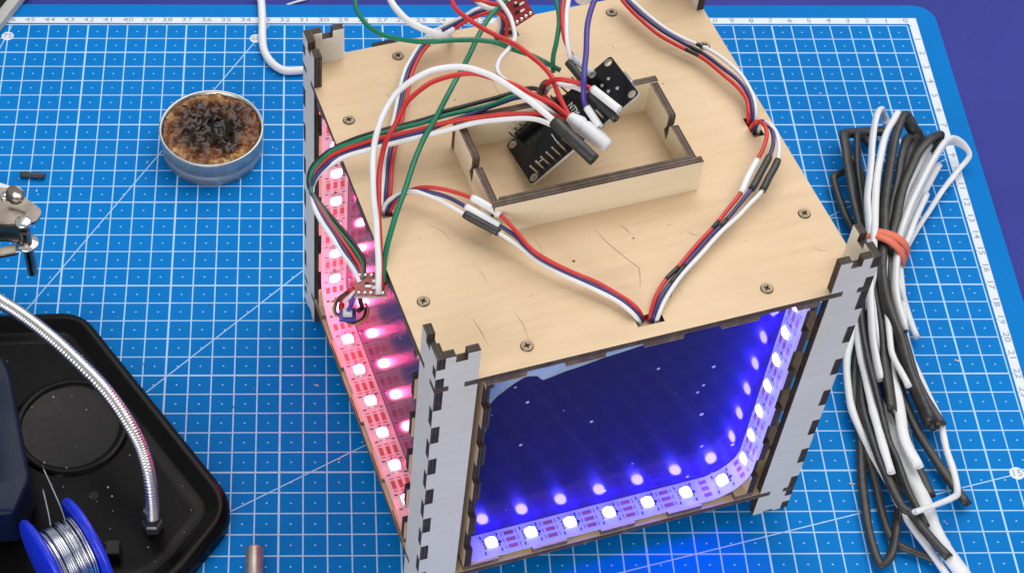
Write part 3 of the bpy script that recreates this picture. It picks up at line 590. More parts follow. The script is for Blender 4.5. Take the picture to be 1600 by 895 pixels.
    'E7': [(-5.15, -16.20, 1.30), (-5.59, -17.87, 1.30), (-5.82, -20.67, 1.20), (-5.78, -22.33, 1.10), (-5.80, -23.72, 1.15), (-5.81, -25.08, 1.20), (-5.76, -25.92, 1.20)],
}

# ------------------------------------------------------------------ setting: table
v, f = box_data(-140, -110, -4, 90, 120, -0.30)
tag(make("table_top", v, f, M['table']), kind="structure")

# ------------------------------------------------------------------ cutting mat
mat_root = empty("cutting_mat", (-28.5, -21, -0.296))
tag(mat_root, "large blue cutting mat with white centimetre grid lying under everything on the table", "cutting mat")
OX, OY = -28.5, -21.0


def rounded(x0, y0, x1, y1, r, n=8):
    p = []
    for cx, cy, a0 in ((x1 - r, y1 - r, 0), (x0 + r, y1 - r, 90), (x0 + r, y0 + r, 180), (x1 - r, y0 + r, 270)):
        for i in range(n + 1):
            a = math.radians(a0 + 90 * i / n)
            p.append((cx + r * math.cos(a), cy + r * math.sin(a)))
    return p


plate("mat_sheet", [(x - OX, y - OY) for x, y in rounded(-58.6, -43.6, 1.62, 1.51, 1.1)], 0.296, [M['mat'], M['mat']], None, mat_root)
PZ = 0.296  # local height of the mat face


def flat_sheet(name, quads, m, dz):
    V, F = [], []
    for q in quads:
        k = len(V)
        V += [(x - OX, y - OY, PZ + dz) for x, y in q]
        F.append(tuple(range(k, k + len(q))))
    return make(name, V, F, m, mat_root)


quads = []
for kx in range(0, 58):
    w = 0.042 if kx % 5 == 2 else 0.029
    quads.append(rect(-kx - w, -42, -kx + w, 0.0))
flat_sheet("grid_lines_lengthwise", quads, M['print'], 0.004)
quads = []
for ky in range(0, 43):
    w = 0.042 if ky % 5 == 2 else 0.029
    quads.append(rect(-57, -ky - w, 0, -ky + w))
flat_sheet("grid_lines_crosswise", quads, M['print'], 0.007)
quads = []
for kx in range(57):
    for ky in range(42):
        x, y = -kx - .5, -ky - .5
        quads.append([(x - .05, y), (x, y - .04), (x + .05, y), (x, y + .04)])
flat_sheet("grid_dots", quads, M['print'], 0.004)
# ruler bands
bands = [rect(-57.5, .13, .57, .56), rect(.14, -42.4, .57, .13), rect(-57.57, -42.57, -57.14, .13)]
flat_sheet("ruler_band", bands, M['ruler'], 0.004)
quads = [rect(-k - .012, .13, -k + .012, .22) for k in range(58)] + [rect(.14, -k - .012, .24, -k + .012) for k in range(43)]
flat_sheet("ruler_ticks", quads, M['ink'], 0.008)
# angle lines from the far lower corner, with their round degree labels
quads, discs = [], []
o0 = Vector((-57.2, -42.3))
for deg, stop in ((15, None), (30, None), (45, None), (60, None), (75, None)):
    d = Vector((math.cos(math.radians(deg)), math.sin(math.radians(deg))))
    L = min((57.2) / d.x, 42.3 / d.y)
    n_ = Vector((-d.y, d.x)) * 0.026
    e = o0 + d * L
    quads.append([tuple(o0 - n_), tuple(e - n_), tuple(e + n_), tuple(o0 + n_)])
flat_sheet("angle_lines", quads, M['print'], 0.010)
LAB = [(75, -46.02, -.84), (60, -33.45, -1.0), (15, -.92, -27.18), (45, -15.9, -1.0), (30, -0.95, -9.9)]
for _, x, y in LAB:
    flat_sheet("angle_label_disc", [circle(.31, 20, x, y)], M['ruler'], 0.013)


def text_mesh(s, size, sx=1.0):
    c = bpy.data.curves.new("numeral_curve", 'FONT')
    c.body = s
    c.size = size * S
    c.align_x, c.align_y = 'CENTER', 'CENTER'
    c.resolution_u = 2
    o = bpy.data.objects.new("numeral_curve", c)
    col.objects.link(o)
    me = o.to_mesh()
    vv = [(w.co.x / S * sx, w.co.y / S, 0) for w in me.vertices]
    ff = [tuple(p.vertices) for p in me.polygons]
    o.to_mesh_clear()
    bpy.data.objects.remove(o)
    bpy.data.curves.remove(c)
    return vv, ff


def numerals(name, items, m, dz):
    V, F = [], []
    for s, x, y, rot, size, sx in items:
        vv, ff = text_mesh(s, size, sx)
        k = len(V)
        ca, sa = math.cos(rot), math.sin(rot)
        V += [(a * ca - b * sa + x - OX, a * sa + b * ca + y - OY, PZ + dz) for a, b, _ in vv]
        F += [tuple(i + k for i in q) for q in ff]
    return make(name, V, F, m, mat_root)


numerals("ruler_numerals", [(str(k), -k, .37, 0, .40, 1.45) for k in range(0, 58)] +
         [(str(k), .37, -k, -math.pi / 2, .40, 1.45) for k in range(1, 43)], M['ink'], 0.009)
for a, x, y in LAB:
    numerals("angle_numeral", [(str(a), x, y, 0, .46, 1.1)], M['ink'], 0.016)

# ------------------------------------------------------------------ the plywood box
BW = 16.2
TOP0, TOP1 = 14.455, 14.735      # top plate
BOT0, BOT1 = 1.355, 1.64         # bottom plate
PH = 16.34                       # height of the corner posts
box = empty("plywood_light_box", (-26.505, -33.197, 0), math.radians(15.91))
tag(box, "square plywood box with finger jointed corner posts and glowing light strips in its sides", "box")


def corner_notched(x=BW):
    a, b, t = .50, 1.07, .315
    p = []
    # walk round the square; each corner keeps a tab and loses a notch on both of its sides
    p += [(0, 0), (a, 0), (a, t), (b, t), (b, 0), (x - b, 0), (x - b, t), (x - a, t), (x - a, 0), (x, 0)]
    p += [(x, a), (x - t, a), (x - t, b), (x, b), (x, x - b), (x - t, x - b), (x - t, x - a), (x, x - a), (x, x)]
    p += [(x - a, x), (x - a, x - t), (x - b, x - t), (x - b, x), (b, x), (b, x - t), (a, x - t), (a, x), (0, x)]
    p += [(0, x - a), (t, x - a), (t, x - b), (0, x - b), (0, b), (t, b), (t, a), (0, a)]
    return p


holes = [rect(7.58, .52, 8.58, .97), rect(7.58, 15.23, 8.58, 15.68), rect(.55, 7.65, 1.0, 8.65), rect(15.2, 7.65, 15.65, 8.65)]
top_plate = plate("top_plate", corner_notched(), TOP1 - TOP0, [M['wood'], M['edge']], Matrix.Translation((0, 0, TOP0 * S)), box, holes)
bottom_plate = plate("bottom_plate", corner_notched(), BOT1 - BOT0, [M['wood'], M['edge']], Matrix.Translation((0, 0, BOT0 * S)), box)

# corner posts: two interlocking fingered legs each
INT = [(0, .5, 'S'), (.5, .95, 'F'), (.95, BOT0, 'S'), (BOT0, BOT1, 'slot'), (BOT1, 2.4, 'S')]
for k in range(11):
    INT.append((2.4 + k, 3.4 + k, 'F' if k % 2 == 0 else 'S'))
INT += [(13.4, TOP0, 'S'), (TOP0, TOP1, 'slot'), (TOP1, 15.25, 'S'), (15.25, 15.75, 'F'), (15.75, PH, 'S')]


def leg_outline(kind):
    w, t = 1.55, .315
    p = []
    for z0, z1, c in INT:
        x = .5 if c == 'slot' else (0 if c == kind else t + .003)
        p += [(x, z0), (x, z1)]
    # top edge with its notch, then the inner edge with the two plate slots, then the notched foot
    p += [(.68, PH), (.68, PH - .35), (1.10, PH - .35), (1.10, PH), (w, PH), (w, TOP1), (1.07, TOP1), (1.07, TOP0), (w, TOP0),
          (w, BOT1), (1.07, BOT1), (1.07, BOT0), (w, BOT0), (w, 0), (1.10, 0), (1.10, .14), (.68, .14), (.68, 0)]
    q = []
    for a in p:
        if not q or (abs(a[0] - q[-1][0]) + abs(a[1] - q[-1][1])) > 1e-6: q.append(a)
    return q


TP = .312
for cx, cy, sx, sy in ((0, 0, 1, 1), (BW, 0, -1, 1), (0, BW, 1, -1), (BW, BW, -1, -1)):
    post = empty("corner_post", (cx, cy, 0), 0, box)
    # leg lying in the face whose normal is along v
    for kind, X, inward in (('F', (sx, 0, 0), Vector((0, sy, 0))), ('S', (0, sy, 0), Vector((sx, 0, 0)))):
        Z = Vector(X).cross(Vector((0, 0, 1)))
        org = Vector((0, 0, 0)) if Z.dot(inward) > 0 else inward * TP
        plate("post_leg", leg_outline(kind), TP, [M['post'], M['edge_dark']], frame(org, X, (0, 0, 1)), post)

# screws in the top plate
def cross(r, w):
    return [(-w, -r), (w, -r), (w, -w), (r, -w), (r, w), (w, w), (w, r), (-w, r), (-w, w), (-r, w), (-r, -w), (-w, -w)]


sv, sf, sm = plate_data(circle(.20, 20), .05, [cross(.115, .032)])
rim = lathe_data([(.235, -.015), (.235, .012), (.20, .05)], 20)
rim = (rim[0], rim[1][:-2])
floor_ = ([(x, y, .004) for x, y in circle(.15, 12)], [tuple(range(12))])  # dark floor disc, the slot's shade put into its colour
SV, SF, SM = merge((sv, sf, [0] * len(sf)), (rim[0], rim[1], 0), (floor_[0], floor_[1], 1))
screw0 = None
for i, (x, y) in enumerate(((3.63, 15.44), (.80, 12.67), (.80, 3.64), (3.60, .82), (12.58, .85), (15.37, 3.66), (15.38, 12.70), (12.57, 15.46))):
    mw = Matrix.Translation((x * S, y * S, (TOP1 - TOP0 + .003) * S)) @ Matrix.Rotation(random.uniform(0, 1.5), 4, 'Z')
    if screw0 is None:
        screw0 = make("screw", SV, SF, [M['screw'], M['hole']], top_plate, SM, mw=mw)
    else:
        o = screw0.copy()
        col.objects.link(o)
        o.parent = top_plate
        o.matrix_local = mw

# hairline cracks, pencil marks and knots on the plate (real wear with its own shape)
def ribbon(pts, w):
    P = [Vector((x, y)) for x, y in pts]
    L, R = [], []
    for i, p in enumerate(P):
        d = (P[min(i + 1, len(P) - 1)] - P[max(i - 1, 0)]).normalized()
        n_ = Vector((-d.y, d.x)) * w * (0.25 if i in (0, len(P) - 1) else 1)
        L.append((p.x + n_.x, p.y + n_.y, TOP1 - TOP0 + .003))
        R.append((p.x - n_.x, p.y - n_.y, TOP1 - TOP0 + .003))
    k = len(P)
    return L + R, [(i, k + i, k + i + 1, i + 1) for i in range(k - 1)]


CR = [([(7.75, 5.1), (7.95, 4.4), (8.3, 3.6), (8.62, 2.95), (8.5, 2.6), (8.3, 2.1)], .018), ([(2.2, 2.5), (2.3, 1.9), (2.35, 1.2)], .02),
      ([(3.7, 2.35), (3.8, 1.7), (3.75, 1.0)], .014), ([(2.05, 7.0), (2.45, 6.5), (2.6, 6.0)], .014), ([(8.7, 5.05), (8.85, 4.75), (8.92, 4.5)], .022),
      ([(2.55, 13.6), (2.65, 13.45), (2.85, 13.45)], .03), ([(6.7, 13.2), (6.72, 12.6), (6.75, 12.2)], .015), ([(11.0, 12.2), (11.1, 11.8), (11.15, 11.3)], .012),
      ([(10.9, 4.1), (11.1, 3.85), (11.3, 3.75)], .02), ([(9.6, 1.9), (9.6, 1.3)], .022), ([(1.0, 12.2), (1.1, 11.9)], .02), ([(5.5, 5.3), (5.6, 4.9), (5.55, 4.6)], .012),
      ([(14.9, 2.2), (15.2, 1.9), (15.5, 1.85)], .012), ([(10.4, 13.5), (10.5, 13.0)], .012), ([(3.1, 4.6), (3.2, 4.2), (3.2, 3.8)], .012)]
parts = [ribbon(p, w * .55) for p, w in CR]
for x, y, r_ in ((10.9, 14.0, .05), (6.5, 3.9, .06), (5.0, 12.6, .035), (11.9, 13.6, .025), (13.0, 11.2, .03), (12.3, 4.1, .025), (8.95, 4.3, .04), (13.3, 6.0, .02)):
    parts.append(([(a, b, TOP1 - TOP0 + .003) for a, b in circle(r_, 10, x, y)], [tuple(range(10))]))
ring = circle(.12, 18, 9.15, 1.55)
ring2 = circle(.095, 18, 9.15, 1.55)
parts.append(([(a, b, TOP1 - TOP0 + .003) for a, b in ring + ring2], [(i, (i + 1) % 18, 18 + (i + 1) % 18, 18 + i) for i in range(18)]))
V, F, _ = merge(*parts)
tag(make("hairline_cracks", V, F, M['crack'], top_plate), kind="stuff")

# ---------------------------------------------------------------- light panels in the four sides
DM = 1.27                  # depth of the mirror behind the outer face
SZ = 1.955                 # height of the strip's face above the mat
A0, A1 = 2.2, 13.98        # strip faces on the two upright sides


def stepped(n0, n1, pitch, d_out, d_in, d_back):
    """outline with a toothed edge: along axis x from n0 to n1, teeth towards smaller y"""
    p, x, k = [], n0, 0
    while x < n1 - 1e-6:
        e = min(x + pitch, n1)
        d = d_out if k % 2 == 0 else d_in
        p += [(x, d), (e, d)]
        x, k = e, k + 1
    return p + [(n1, d_back), (n0, d_back)]


def strip_path():
    """course of the strip in panel coordinates (a along the panel, z up): curl, floor, bend, upright"""
    P = [(2.02, 2.75), (1.98, 2.5), (2.05, 2.22), (2.25, 2.03), (2.55, SZ), (3.0, SZ)]
    x = 3.2
    while x < 12.3:
        P.append((x, SZ)); x += .3
    r = A1 - 12.36
    for i in range(0, 13):
        a = math.pi / 2 * i / 12
        P.append((12.36 + r * math.sin(a), SZ + r - r * math.cos(a)))
    z = SZ + r + .3
    while z < 14.1:
        P.append((A1, z)); z += .3
    return [Vector((a, 0, z)) for a, z in P]


SP = strip_path()
_s = [0.0]
for i in range(1, len(SP)):
    _s.append(_s[-1] + (SP[i] - SP[i - 1]).length)


def strip_at(s):
    i = max(1, next((k for k in range(len(_s)) if _s[k] >= s), len(_s) - 1))
    t = (s - _s[i - 1]) / max(1e-9, _s[i] - _s[i - 1])
    p = SP[i - 1].lerp(SP[i], t)
    a, b = SP[max(0, i - 2)], SP[min(len(SP) - 1, i + 1)]
    d = (b - a).normalized()
    return p, d, Vector((-d.z, 0, d.x))


s_first = next(_s[i] + (3.28 - SP[i].x) for i in range(len(SP)) if SP[i].x <= 3.28 < SP[i + 1].x and i > 3)


def light_panel(name, origin, A, D, led_mat, film_outline, shift):
    """A: direction along the side, D: inward direction; the strip is drawn only where the photo shows one"""
    root = empty(name, (0, 0, 0), 0, box)
    A, D = Vector(A), Vector(D)
    O = Vector(origin)

    def P(a, d, z):
        return tuple(O + A * a + D * d + Vector((0, 0, z)))
    t = .29
    # plywood lining: floor, roof and two uprights, each with a toothed outer edge
    tooth = stepped(1.9, 14.3, 1.45, .02, .30, DM - .004)
    for z in (BOT1 + .002, TOP0 - t - .002):
        org, X, Y = P(0, 0, z), A, D
        Z = X.cross(Y)
        if Z.z < 0: org = P(0, 0, z + t)
        plate("lining", tooth, t, [M['wood'], M['edge_lite']], frame(org, X, Y), root)
    up = [(z, d) for z, d in stepped(BOT1 + t + .006, TOP0 - t - .006, 1.2, .02, .28, DM - .004)]
    for a in (1.9, 14.0):
        org, X, Y = P(a, 0, 0), Vector((0, 0, 1)), D
        Z = X.cross(Y)
        if Z.dot(A) < 0: org = P(a + t, 0, 0)
        plate("lining", up, t, [M['wood'], M['edge_dark']], frame(org, X, Y), root)
    # backing sheet and mirror film
    X, Y = A, Vector((0, 0, 1))
    Zd = X.cross(Y)
    def sheet(nm, outl, d0, th, m):
        org = P(0, d0, 0) if Zd.dot(D) > 0 else P(0, d0 + th, 0)
        return plate(nm, outl, th, [m, m], frame(org, X, Y), root)
    sheet("acrylic_sheet", rect(1.75, BOT1 + .01, 14.45, TOP0 - .01), DM, .24, M['acrylic'])
    sheet("mirror_film", film_outline, DM - .022, .018, M['film'])
    if led_mat is None:
        return root
    # the strip itself
    d0, d1, th = .13, 1.225, .035
    V, F = [], []
    for i, p in enumerate(SP):
        a, b = SP[max(0, i - 1)], SP[min(len(SP) - 1, i + 1)]
        d = (b - a).normalized()
        nn = Vector((-d.z, 0, d.x)) * th
        q = p - nn
        V += [P(p.x, d0, p.z), P(p.x, d1, p.z), P(q.x, d1, q.z), P(q.x, d0, q.z)]
    for i in range(len(SP) - 1):
        for j in range(4):
            F.append((i * 4 + j, i * 4 + (j + 1) % 4, i * 4 + 4 + (j + 1) % 4, i * 4 + 4 + j))
    F += [(0, 1, 2, 3), ((len(SP) - 1) * 4 + 3, (len(SP) - 1) * 4 + 2, (len(SP) - 1) * 4 + 1, (len(SP) - 1) * 4)]
    make("led_strip", V, F, M['strip'], root)
    # light chips
    bodyd = box_data(-.25, -.25, .0, .25, .25, .13, .02)
    lens = lathe_data([(.235, .13), (.225, .17), (.17, .205), (.08, .222)], 16)
    legs = merge(*[box_data(sx * .25 - .07, y - .045, .0, sx * .25 + .07, y + .045, .03) for sx in (-1, 1) for y in (-.15, 0, .15)])
    CV, CF, CM = merge((bodyd[0], bodyd[1], 0), (lens[0], lens[1], 1), (legs[0], legs[1], 2))
    me = None
    pads, inks = [], []
    s = s_first + shift
    while s < _s[-1] - .2:
        p, d, nn = strip_at(s)
        Xv = A * d.x + Vector((0, 0, d.z))
        Nv = A * nn.x + Vector((0, 0, nn.z))
        Yv = Nv.cross(Xv)
        mw = frame(P(p.x, .70, p.z), Xv, Yv)
        mw.translation += Nv * 0.002 * S
        if me is None:
            o = make("led_chip", CV, CF, [M['led_body'], led_mat, M['solder']], root, CM, mw=mw)
            me = o.data
        else:
            o = link("led_chip", me, root, mw)
        for ds in (0.832,):
            if s + ds < _s[-1] - .25:
                p, d, nn = strip_at(s + ds)
                for dd in (-.30, 0, .30):
                    h, w = .20, .085
                    c = [(-h, -w), (h, -w), (h, w), (-h, w)]
                    pads.append([P(p.x + d.x * x + nn.x * .006, .70 + dd + y, p.z + d.z * x + nn.z * .006) for x, y in c])
                    inks.append([P(p.x + d.x * x + nn.x * .006, .70 + dd + y, p.z + d.z * x + nn.z * .006) for x, y in ((-.32, -.09), (-.285, -.09), (-.285, .09), (-.32, .09))])
                    inks.append([P(p.x + d.x * x + nn.x * .006, .70 + dd + y, p.z + d.z * x + nn.z * .006) for x, y in ((.285, -.09), (.32, -.09), (.32, .09), (.285, .09))])
        p, d, nn = strip_at(s + .40)
        inks.append([P(p.x + d.x * x + nn.x * .006, .70 + y, p.z + d.z * x + nn.z * .006) for x, y in ((-.07, -.10), (.07, 0), (-.07, .10))])
        for q in (-.3, .3):
            p, d, nn = strip_at(s + q * 1.15)
            for y in (-.36, .36):
                inks.append([P(p.x + d.x * x + nn.x * .006, .70 + y + yy, p.z + d.z * x + nn.z * .006) for x, yy in ((-.03, -.07), (.03, -.07), (.03, .07), (-.03, .07))])
        s += 1.664
    for nm, qs, m in (("solder_pads", pads, M['copper']), ("strip_print", inks, M['black_ink'])):
        V, F = [], []
        for q in qs:
            k = len(V); V += q; F.append(tuple(range(k, k + len(q))))
        tag(make(nm, V, F, m, root), kind="stuff")
    return root


full_film = [(2.0, 1.75), (14.25, 1.75), (14.25, 14.3), (2.0, 14.3)]
cut_film = [(2.62, 1.72), (14.25, 1.72), (14.25, 14.3), (13.5, 12.95), (11.0, 12.75), (9.2, 12.55), (8.3, 12.42), (7.5, 12.3), (6.85, 12.22), (6.1, 12.05), (5.5, 11.96), (5.0, 11.82),
            (4.65, 11.75), (4.4, 12.1), (4.1, 12.2), (3.9, 12.2), (3.6, 12.0), (3.3, 11.75), (2.95, 11.4), (2.73, 11.05), (2.66, 10.4), (2.72, 9.6), (2.62, 8.9), (2.66, 7.0), (2.58, 5.0), (2.62, 3.4)]
light_panel("front_light_panel", (0, 0, 0), (1, 0, 0), (0, 1, 0), M['led_blue'], cut_film, 0.0)
light_panel("side_light_panel", (0, 0, 0), (0, 1, 0), (1, 0, 0), M['led_red'], full_film, 0.27)
light_panel("dark_panel", (BW, 0, 0), (0, 1, 0), (-1, 0, 0), None, full_film, 0)
light_panel("dark_panel", (0, BW, 0), (1, 0, 0), (0, -1, 0), None, full_film, 0)

# black edge of a part showing behind the plate's far edge
make("black_tab", *box_data(2.85, 16.22, 14.2, 3.8, 16.4, 14.75), M['black_plastic'], box)

BOXM = Matrix.Translation((-26.505, -33.197, 0)) @ Matrix.Rotation(math.radians(15.91), 4, 'Z')   # box -> mat, cm


def bw(u, v_, z):
    return BOXM @ Vector((u, v_, z))


# ------------------------------------------------------------------ plywood tray on the top plate
tz = TOP1 + .003
tray = empty("plywood_tray", tuple(bw(8.1, 8.1, tz)), math.radians(15.91))
tag(tray, "shallow rectangular plywood tray frame with notched end walls standing on the box lid", "tray")
TH, TL, TWd, tt = 1.50, 8.0, 4.55, .30
hx, hy = TL / 2, TWd / 2


def long_wall():
    return [(-hx, 0), (hx, 0), (hx, TH), (-hx, TH)]


def end_wall(drop):
    # a wall with a finger notch and a keyhole slot
    a = hy - tt - .004
    return [(-a, 0), (a, 0), (a, TH - .06), (.28, TH - .06), (.22, TH - .14), (.22, .95), (.36, .62), (.10, .30), (.02, .62), (.02, 1.05), (-.02, TH - .35), (-.10, TH - .30), (-a, TH - .30)]


plate("long_wall", long_wall(), tt, [M['tray'], M['edge']], frame((0, -hy + tt, 0), (1, 0, 0), (0, 0, 1)), tray)
plate("long_wall", long_wall(), tt, [M['tray'], M['edge']], frame((0, hy, 0), (1, 0, 0), (0, 0, 1)), tray)
plate("inner_rail", [(-hx + .32, 0), (hx - .32, 0), (hx - .32, TH - .08), (-hx + .32, TH - .08)], .2, [M['tray'], M['edge']], frame((0, -hy + tt + .203, 0), (1, 0, 0), (0, 0, 1)), tray)
for sx in (-1, 1):
    org = (sx * (hx - .02) - (tt if sx > 0 else 0), 0, 0)
    plate("end_wall", end_wall(0), tt, [M['tray'], M['edge']], frame(org, (0, 1, 0), (0, 0, 1)), tray)

# ------------------------------------------------------------------ controller board lying askew in the tray
Bc, Rc, Lc = Vector(bw(6.17, 7.20, 15.22)), Vector(bw(10.19, 7.81, 18.19)), Vector(bw(6.11, 9.67, 14.79))
Tc = Rc + Lc - Bc
ex = ((Rc - Bc) + (Tc - Lc)).normalized()
ey0 = ((Lc - Bc) + (Tc - Rc))
ey = (ey0 - ex * ey0.dot(ex)).normalized()
ez = ex.cross(ey)
ctr = (Bc + Rc + Lc + Tc) / 4
BL_, BWd = 5.04, 2.51
mwb = frame(tuple(ctr), ex, ey)
board = empty("controller_board")
board.matrix_world = mwb
tag(board, "black microcontroller board with pin rows propped at an angle in the plywood tray", "circuit board")
hx, hy = BL_ / 2, BWd / 2
bh = [circle(.14, 12, sx * (hx - .22), sy * (hy - .22)) for sx in (-1, 1) for sy in (-1, 1)]
plate("board_sheet", [(x, y) for x, y in rounded(-hx, -hy, hx, hy, .14, 4)], .11, [M['pcb_black'], M['pcb_side']], Matrix.Translation((0, 0, .05 * S)), board, bh)
for h in bh:
    cx = sum(p[0] for p in h) / 12; cy = sum(p[1] for p in h) / 12
    rg = lathe_data([(.142, .162), (.165, .162), (.165, .166), (.142, .166)], 14, cx, cy)
    make("mount_ring", rg[0], rg[1][:-2], M['solder'], board)
pinm = None
for row, sy in (("near", -1), ("far", 1)):
    for k in range(15):
        x = -hx + .46 + k * .254
        if x > hx - .9 and sy > 0: continue
        lean = random.uniform(-.03, .03)
        if pinm is None:
            vv, ff = box_data(-.034, -.034, -.3, .034, .034, .60, .012)
            o = make("pin", vv, ff, M['pin'], board)
            pinm = o.data
        else:
            o = link("pin", pinm, board)
        o.matrix_local = Matrix.Translation((x * S, sy * (hy - .17) * S, .17 * S)) @ Matrix.Rotation(lean, 4, 'Y')
    v, f = box_data(-hx + .30, sy * (hy - .25) - .1, -.10, hx - .75, sy * (hy - .25) + .1, .046, .02)
    make("pin_header", v, f, M['black_plastic'], board)
v, f = box_data(-.2, -.5, .162, .7, .5, .25, .02)
make("chip", v, f, M['black_plastic'], board)
v, f = box_data(-2.0, .95, .163, .2, 1.19, .42, .02)
make("connector", v, f, M['black_plastic'], board)
v, f = box_data(hx - .5, -.36, -.28, hx + .06, .36, -.004, .05)
make("usb_socket", v, f, M['steel'], board)
pd = []
for x, y in ((1.62, .32), (1.95, .38), (1.68, -.12), (2.0, -.30), (1.45, -.45)):
    pd.append(lathe_data([(.075, .163), (.06, .19), (.02, .2)], 10, x, y))
V, F, _ = merge(*pd)
tag(make("solder_joints", V, F, M['solder'], board), kind="stuff")
vv, ff = text_mesh("NTM", .34)
make("board_lettering", [(y + .30, -x + .25, .256) for x, y, _ in vv], [q[::1] for q in ff], M['silk'], board)
pr_ = [box_data(x, y, .162, x + w, y + h, .166) for x, y, w, h in ((-.9, -.4, .03, .5), (1.15, -.5, .03, .8), (1.05, -.5, .03, .8), (-1.9, -.62, .3, .025))]
V, F, _ = merge(*pr_)
make("silkscreen_lines", V, F, M['silk'], board)

# ------------------------------------------------------------------ wires
R1, R2, R3 = .078, .105, .115
WIRES = {}


def wire(key, label, m, r, group=None, k=6, name="wire", cat="wire"):
    pts = PATHS[key]
    path = spline(pts, k)
    ph = random.uniform(0, 90)
    path = [p + Vector((mnoise.noise(p * .8 + Vector((ph, 0, 0))), mnoise.noise(p * .8 + Vector((0, ph, 0))), .4 * mnoise.noise(p * .8 + Vector((0, 0, ph))))) * .035 for p in path]
    v, f = sweep(path, r, 10)
    o = make(name, v, f, M[m], None, smooth=True, origin=pts[0])
    tag(o, label, cat, group)
    WIRES[key] = (o, path, pts)
    return o


def sleeve(key, i0, i1, m, r, k=6, name="sleeve"):
    o, path, pts = WIRES[key]
    seg = path[int(i0 * k):int(i1 * k) + 1]
    v, f = sweep(seg, lambda t: r * (1 if 0.04 < t < .96 else .93), 12, hollow=True)
    ox = Vector(pts[0])
    return make(name, [tuple(Vector(p) - ox) for p in v], f, M[m], o, smooth=True)


def sleeve_free(key, parent_key, m, r, flat=1.0, name="sleeve"):
    path = spline(PATHS[key], 5)
    v, f = sweep(path, r, 14, flat, hollow=True)
    o, _, pts = WIRES[parent_key]
    ox = Vector(pts[0])
    return make(name, [tuple(Vector(p) - ox) for p in v], f, M[m], o, smooth=True)


wire('lb_red', "red wire from the near side lid hole to the far lid hole", 'red', R1, "cable triplets plugged into the lid holes")
wire('lb_blue', "dark blue wire from the near side lid hole to the far lid hole", 'blue', R1, "cable triplets plugged into the lid holes")
wire('lb_white', "white wire from the near side lid hole to the far lid hole", 'white', R1, "cable triplets plugged into the lid holes")
for kx_, a_, b_ in (('lb_red', 9.4, 11.2), ('lb_blue', 9.2, 10.6), ('lb_white', 8.9, 10.4)):
    sleeve(kx_, a_, b_, 'shrink_white', .115)
wire('lf_red', "red wire crossing the lid to the hole at the blue lit edge", 'red', R1, "cable triplets plugged into the lid holes")
wire('lf_blue', "dark blue wire crossing the lid to the hole at the blue lit edge", 'blue', R1, "cable triplets plugged into the lid holes")
wire('lf_white', "white wire crossing the lid to the hole at the blue lit edge", 'white', R1, "cable triplets plugged into the lid holes")
sleeve('lf_red', 7, 9, 'shrink_white', .135)
sleeve('lf_blue', 7, 9, 'shrink_white', .135)
sleeve('lf_white', 8, 10, 'shrink_black', .15)
wire('fr_red', "red wire between the blue lit edge hole and the bare side hole", 'red', R1, "cable triplets plugged into the lid holes")
wire('fr_blue', "dark blue wire between the blue lit edge hole and the bare side hole", 'blue', R1, "cable triplets plugged into the lid holes")
wire('fr_white', "white wire between the blue lit edge hole and the bare side hole", 'white', R1, "cable triplets plugged into the lid holes")
sleeve('fr_red', 8, 10, 'shrink_white', .125)
sleeve('fr_blue', 8, 10, 'shrink_black', .135)
sleeve('fr_white', 8, 10, 'shrink_black', .135)
for kx_ in ('fr_red', 'fr_blue'):
    sleeve(kx_, 5.9, 6.4, 'black', R1 + .006, name="printed_band")
    sleeve(kx_, 3.0, 3.9, 'black', R1 + .006, name="printed_band")
wire('rb_red', "red wire curving from the bare side hole towards the far edge", 'red', R1, "cable triplets plugged into the lid holes")
wire('rb_blue', "dark blue wire curving from the bare side hole towards the far edge", 'blue', R1, "cable triplets plugged into the lid holes")
wire('rb_white', "white wire curving from the bare side hole towards the far edge", 'white', R1, "cable triplets plugged into the lid holes")
sleeve('rb_red', 6.1, 6.7, 'black', R1 + .006, name="printed_band")
sleeve('rb_blue', 6.1, 6.8, 'black', R1 + .006, name="printed_band")
sleeve('rb_white', 6.2, 6.6, 'black', R1 + .006, name="printed_band")

g = "ribbon of five wires to the small red board"
wire('rib_black', "black outermost wire of the five strand ribbon arching off the lid", 'black', R1 + .01, g)
wire('rib_green', "green wire of the five strand ribbon beside its black strand", 'green', R1 + .01, g)
wire('rib_red', "red middle wire of the five strand ribbon arching off the lid", 'red', R1 + .012, g)
wire('rib_blue', "dark blue wire of the five strand ribbon beside its white strand", 'blue', R1 + .01, g)
wire('rib_white', "white outermost wire of the five strand ribbon ending in a black sleeve", 'white', R1 + .018, g)

g = "loose hook-up wires above the lid"
wire('white_arc', "thick white wire arching high over the lid from the pink lit side", 'white', R3, g)
wire('red_arc', "red wire arching under the thick white arch above the lid", 'red', R2 - .01, g)
wire('green_long', "straight green wire stretched over the lid from small board to small board", 'green', R2, g)
wire('green_loop', "green wire looping beyond the far lid edge to the black connector", 'green', R2 - .01, g)
wire('white_single', "thin off white wire winding in an S behind the white arch", 'white', R1 + .01, g)
wire('red_single', "single red wire curving down from the far edge into the white cap", 'red', R2 - .01, g)
wire('green_short', "short green wire dropping to the black connector of the board", 'green', R2 - .015, g)
wire('red_pair', "red wire hidden behind a white one above the board", 'red', R2 - .02, g)
wire('white_pair', "white wire dropping beside the short green wire to the board", 'white', R2 - .01, g)
wire('purple', "violet wire dropping to the white sleeve on the board", 'purple', R2, g)
wire('white_usb', "thick off white cable sagging over the far lid edge", 'white', .135, g)
wire('red_hook', "red wire bent over the board into a white sleeve", 'red', R2 - .015, g)
wire('white_hook', "white wire bent over the board into a black sleeve", 'white', R2 - .02, g)
wire('brown_hook', "short dark brown wire hooked at the board edge", 'brown', R2, g)
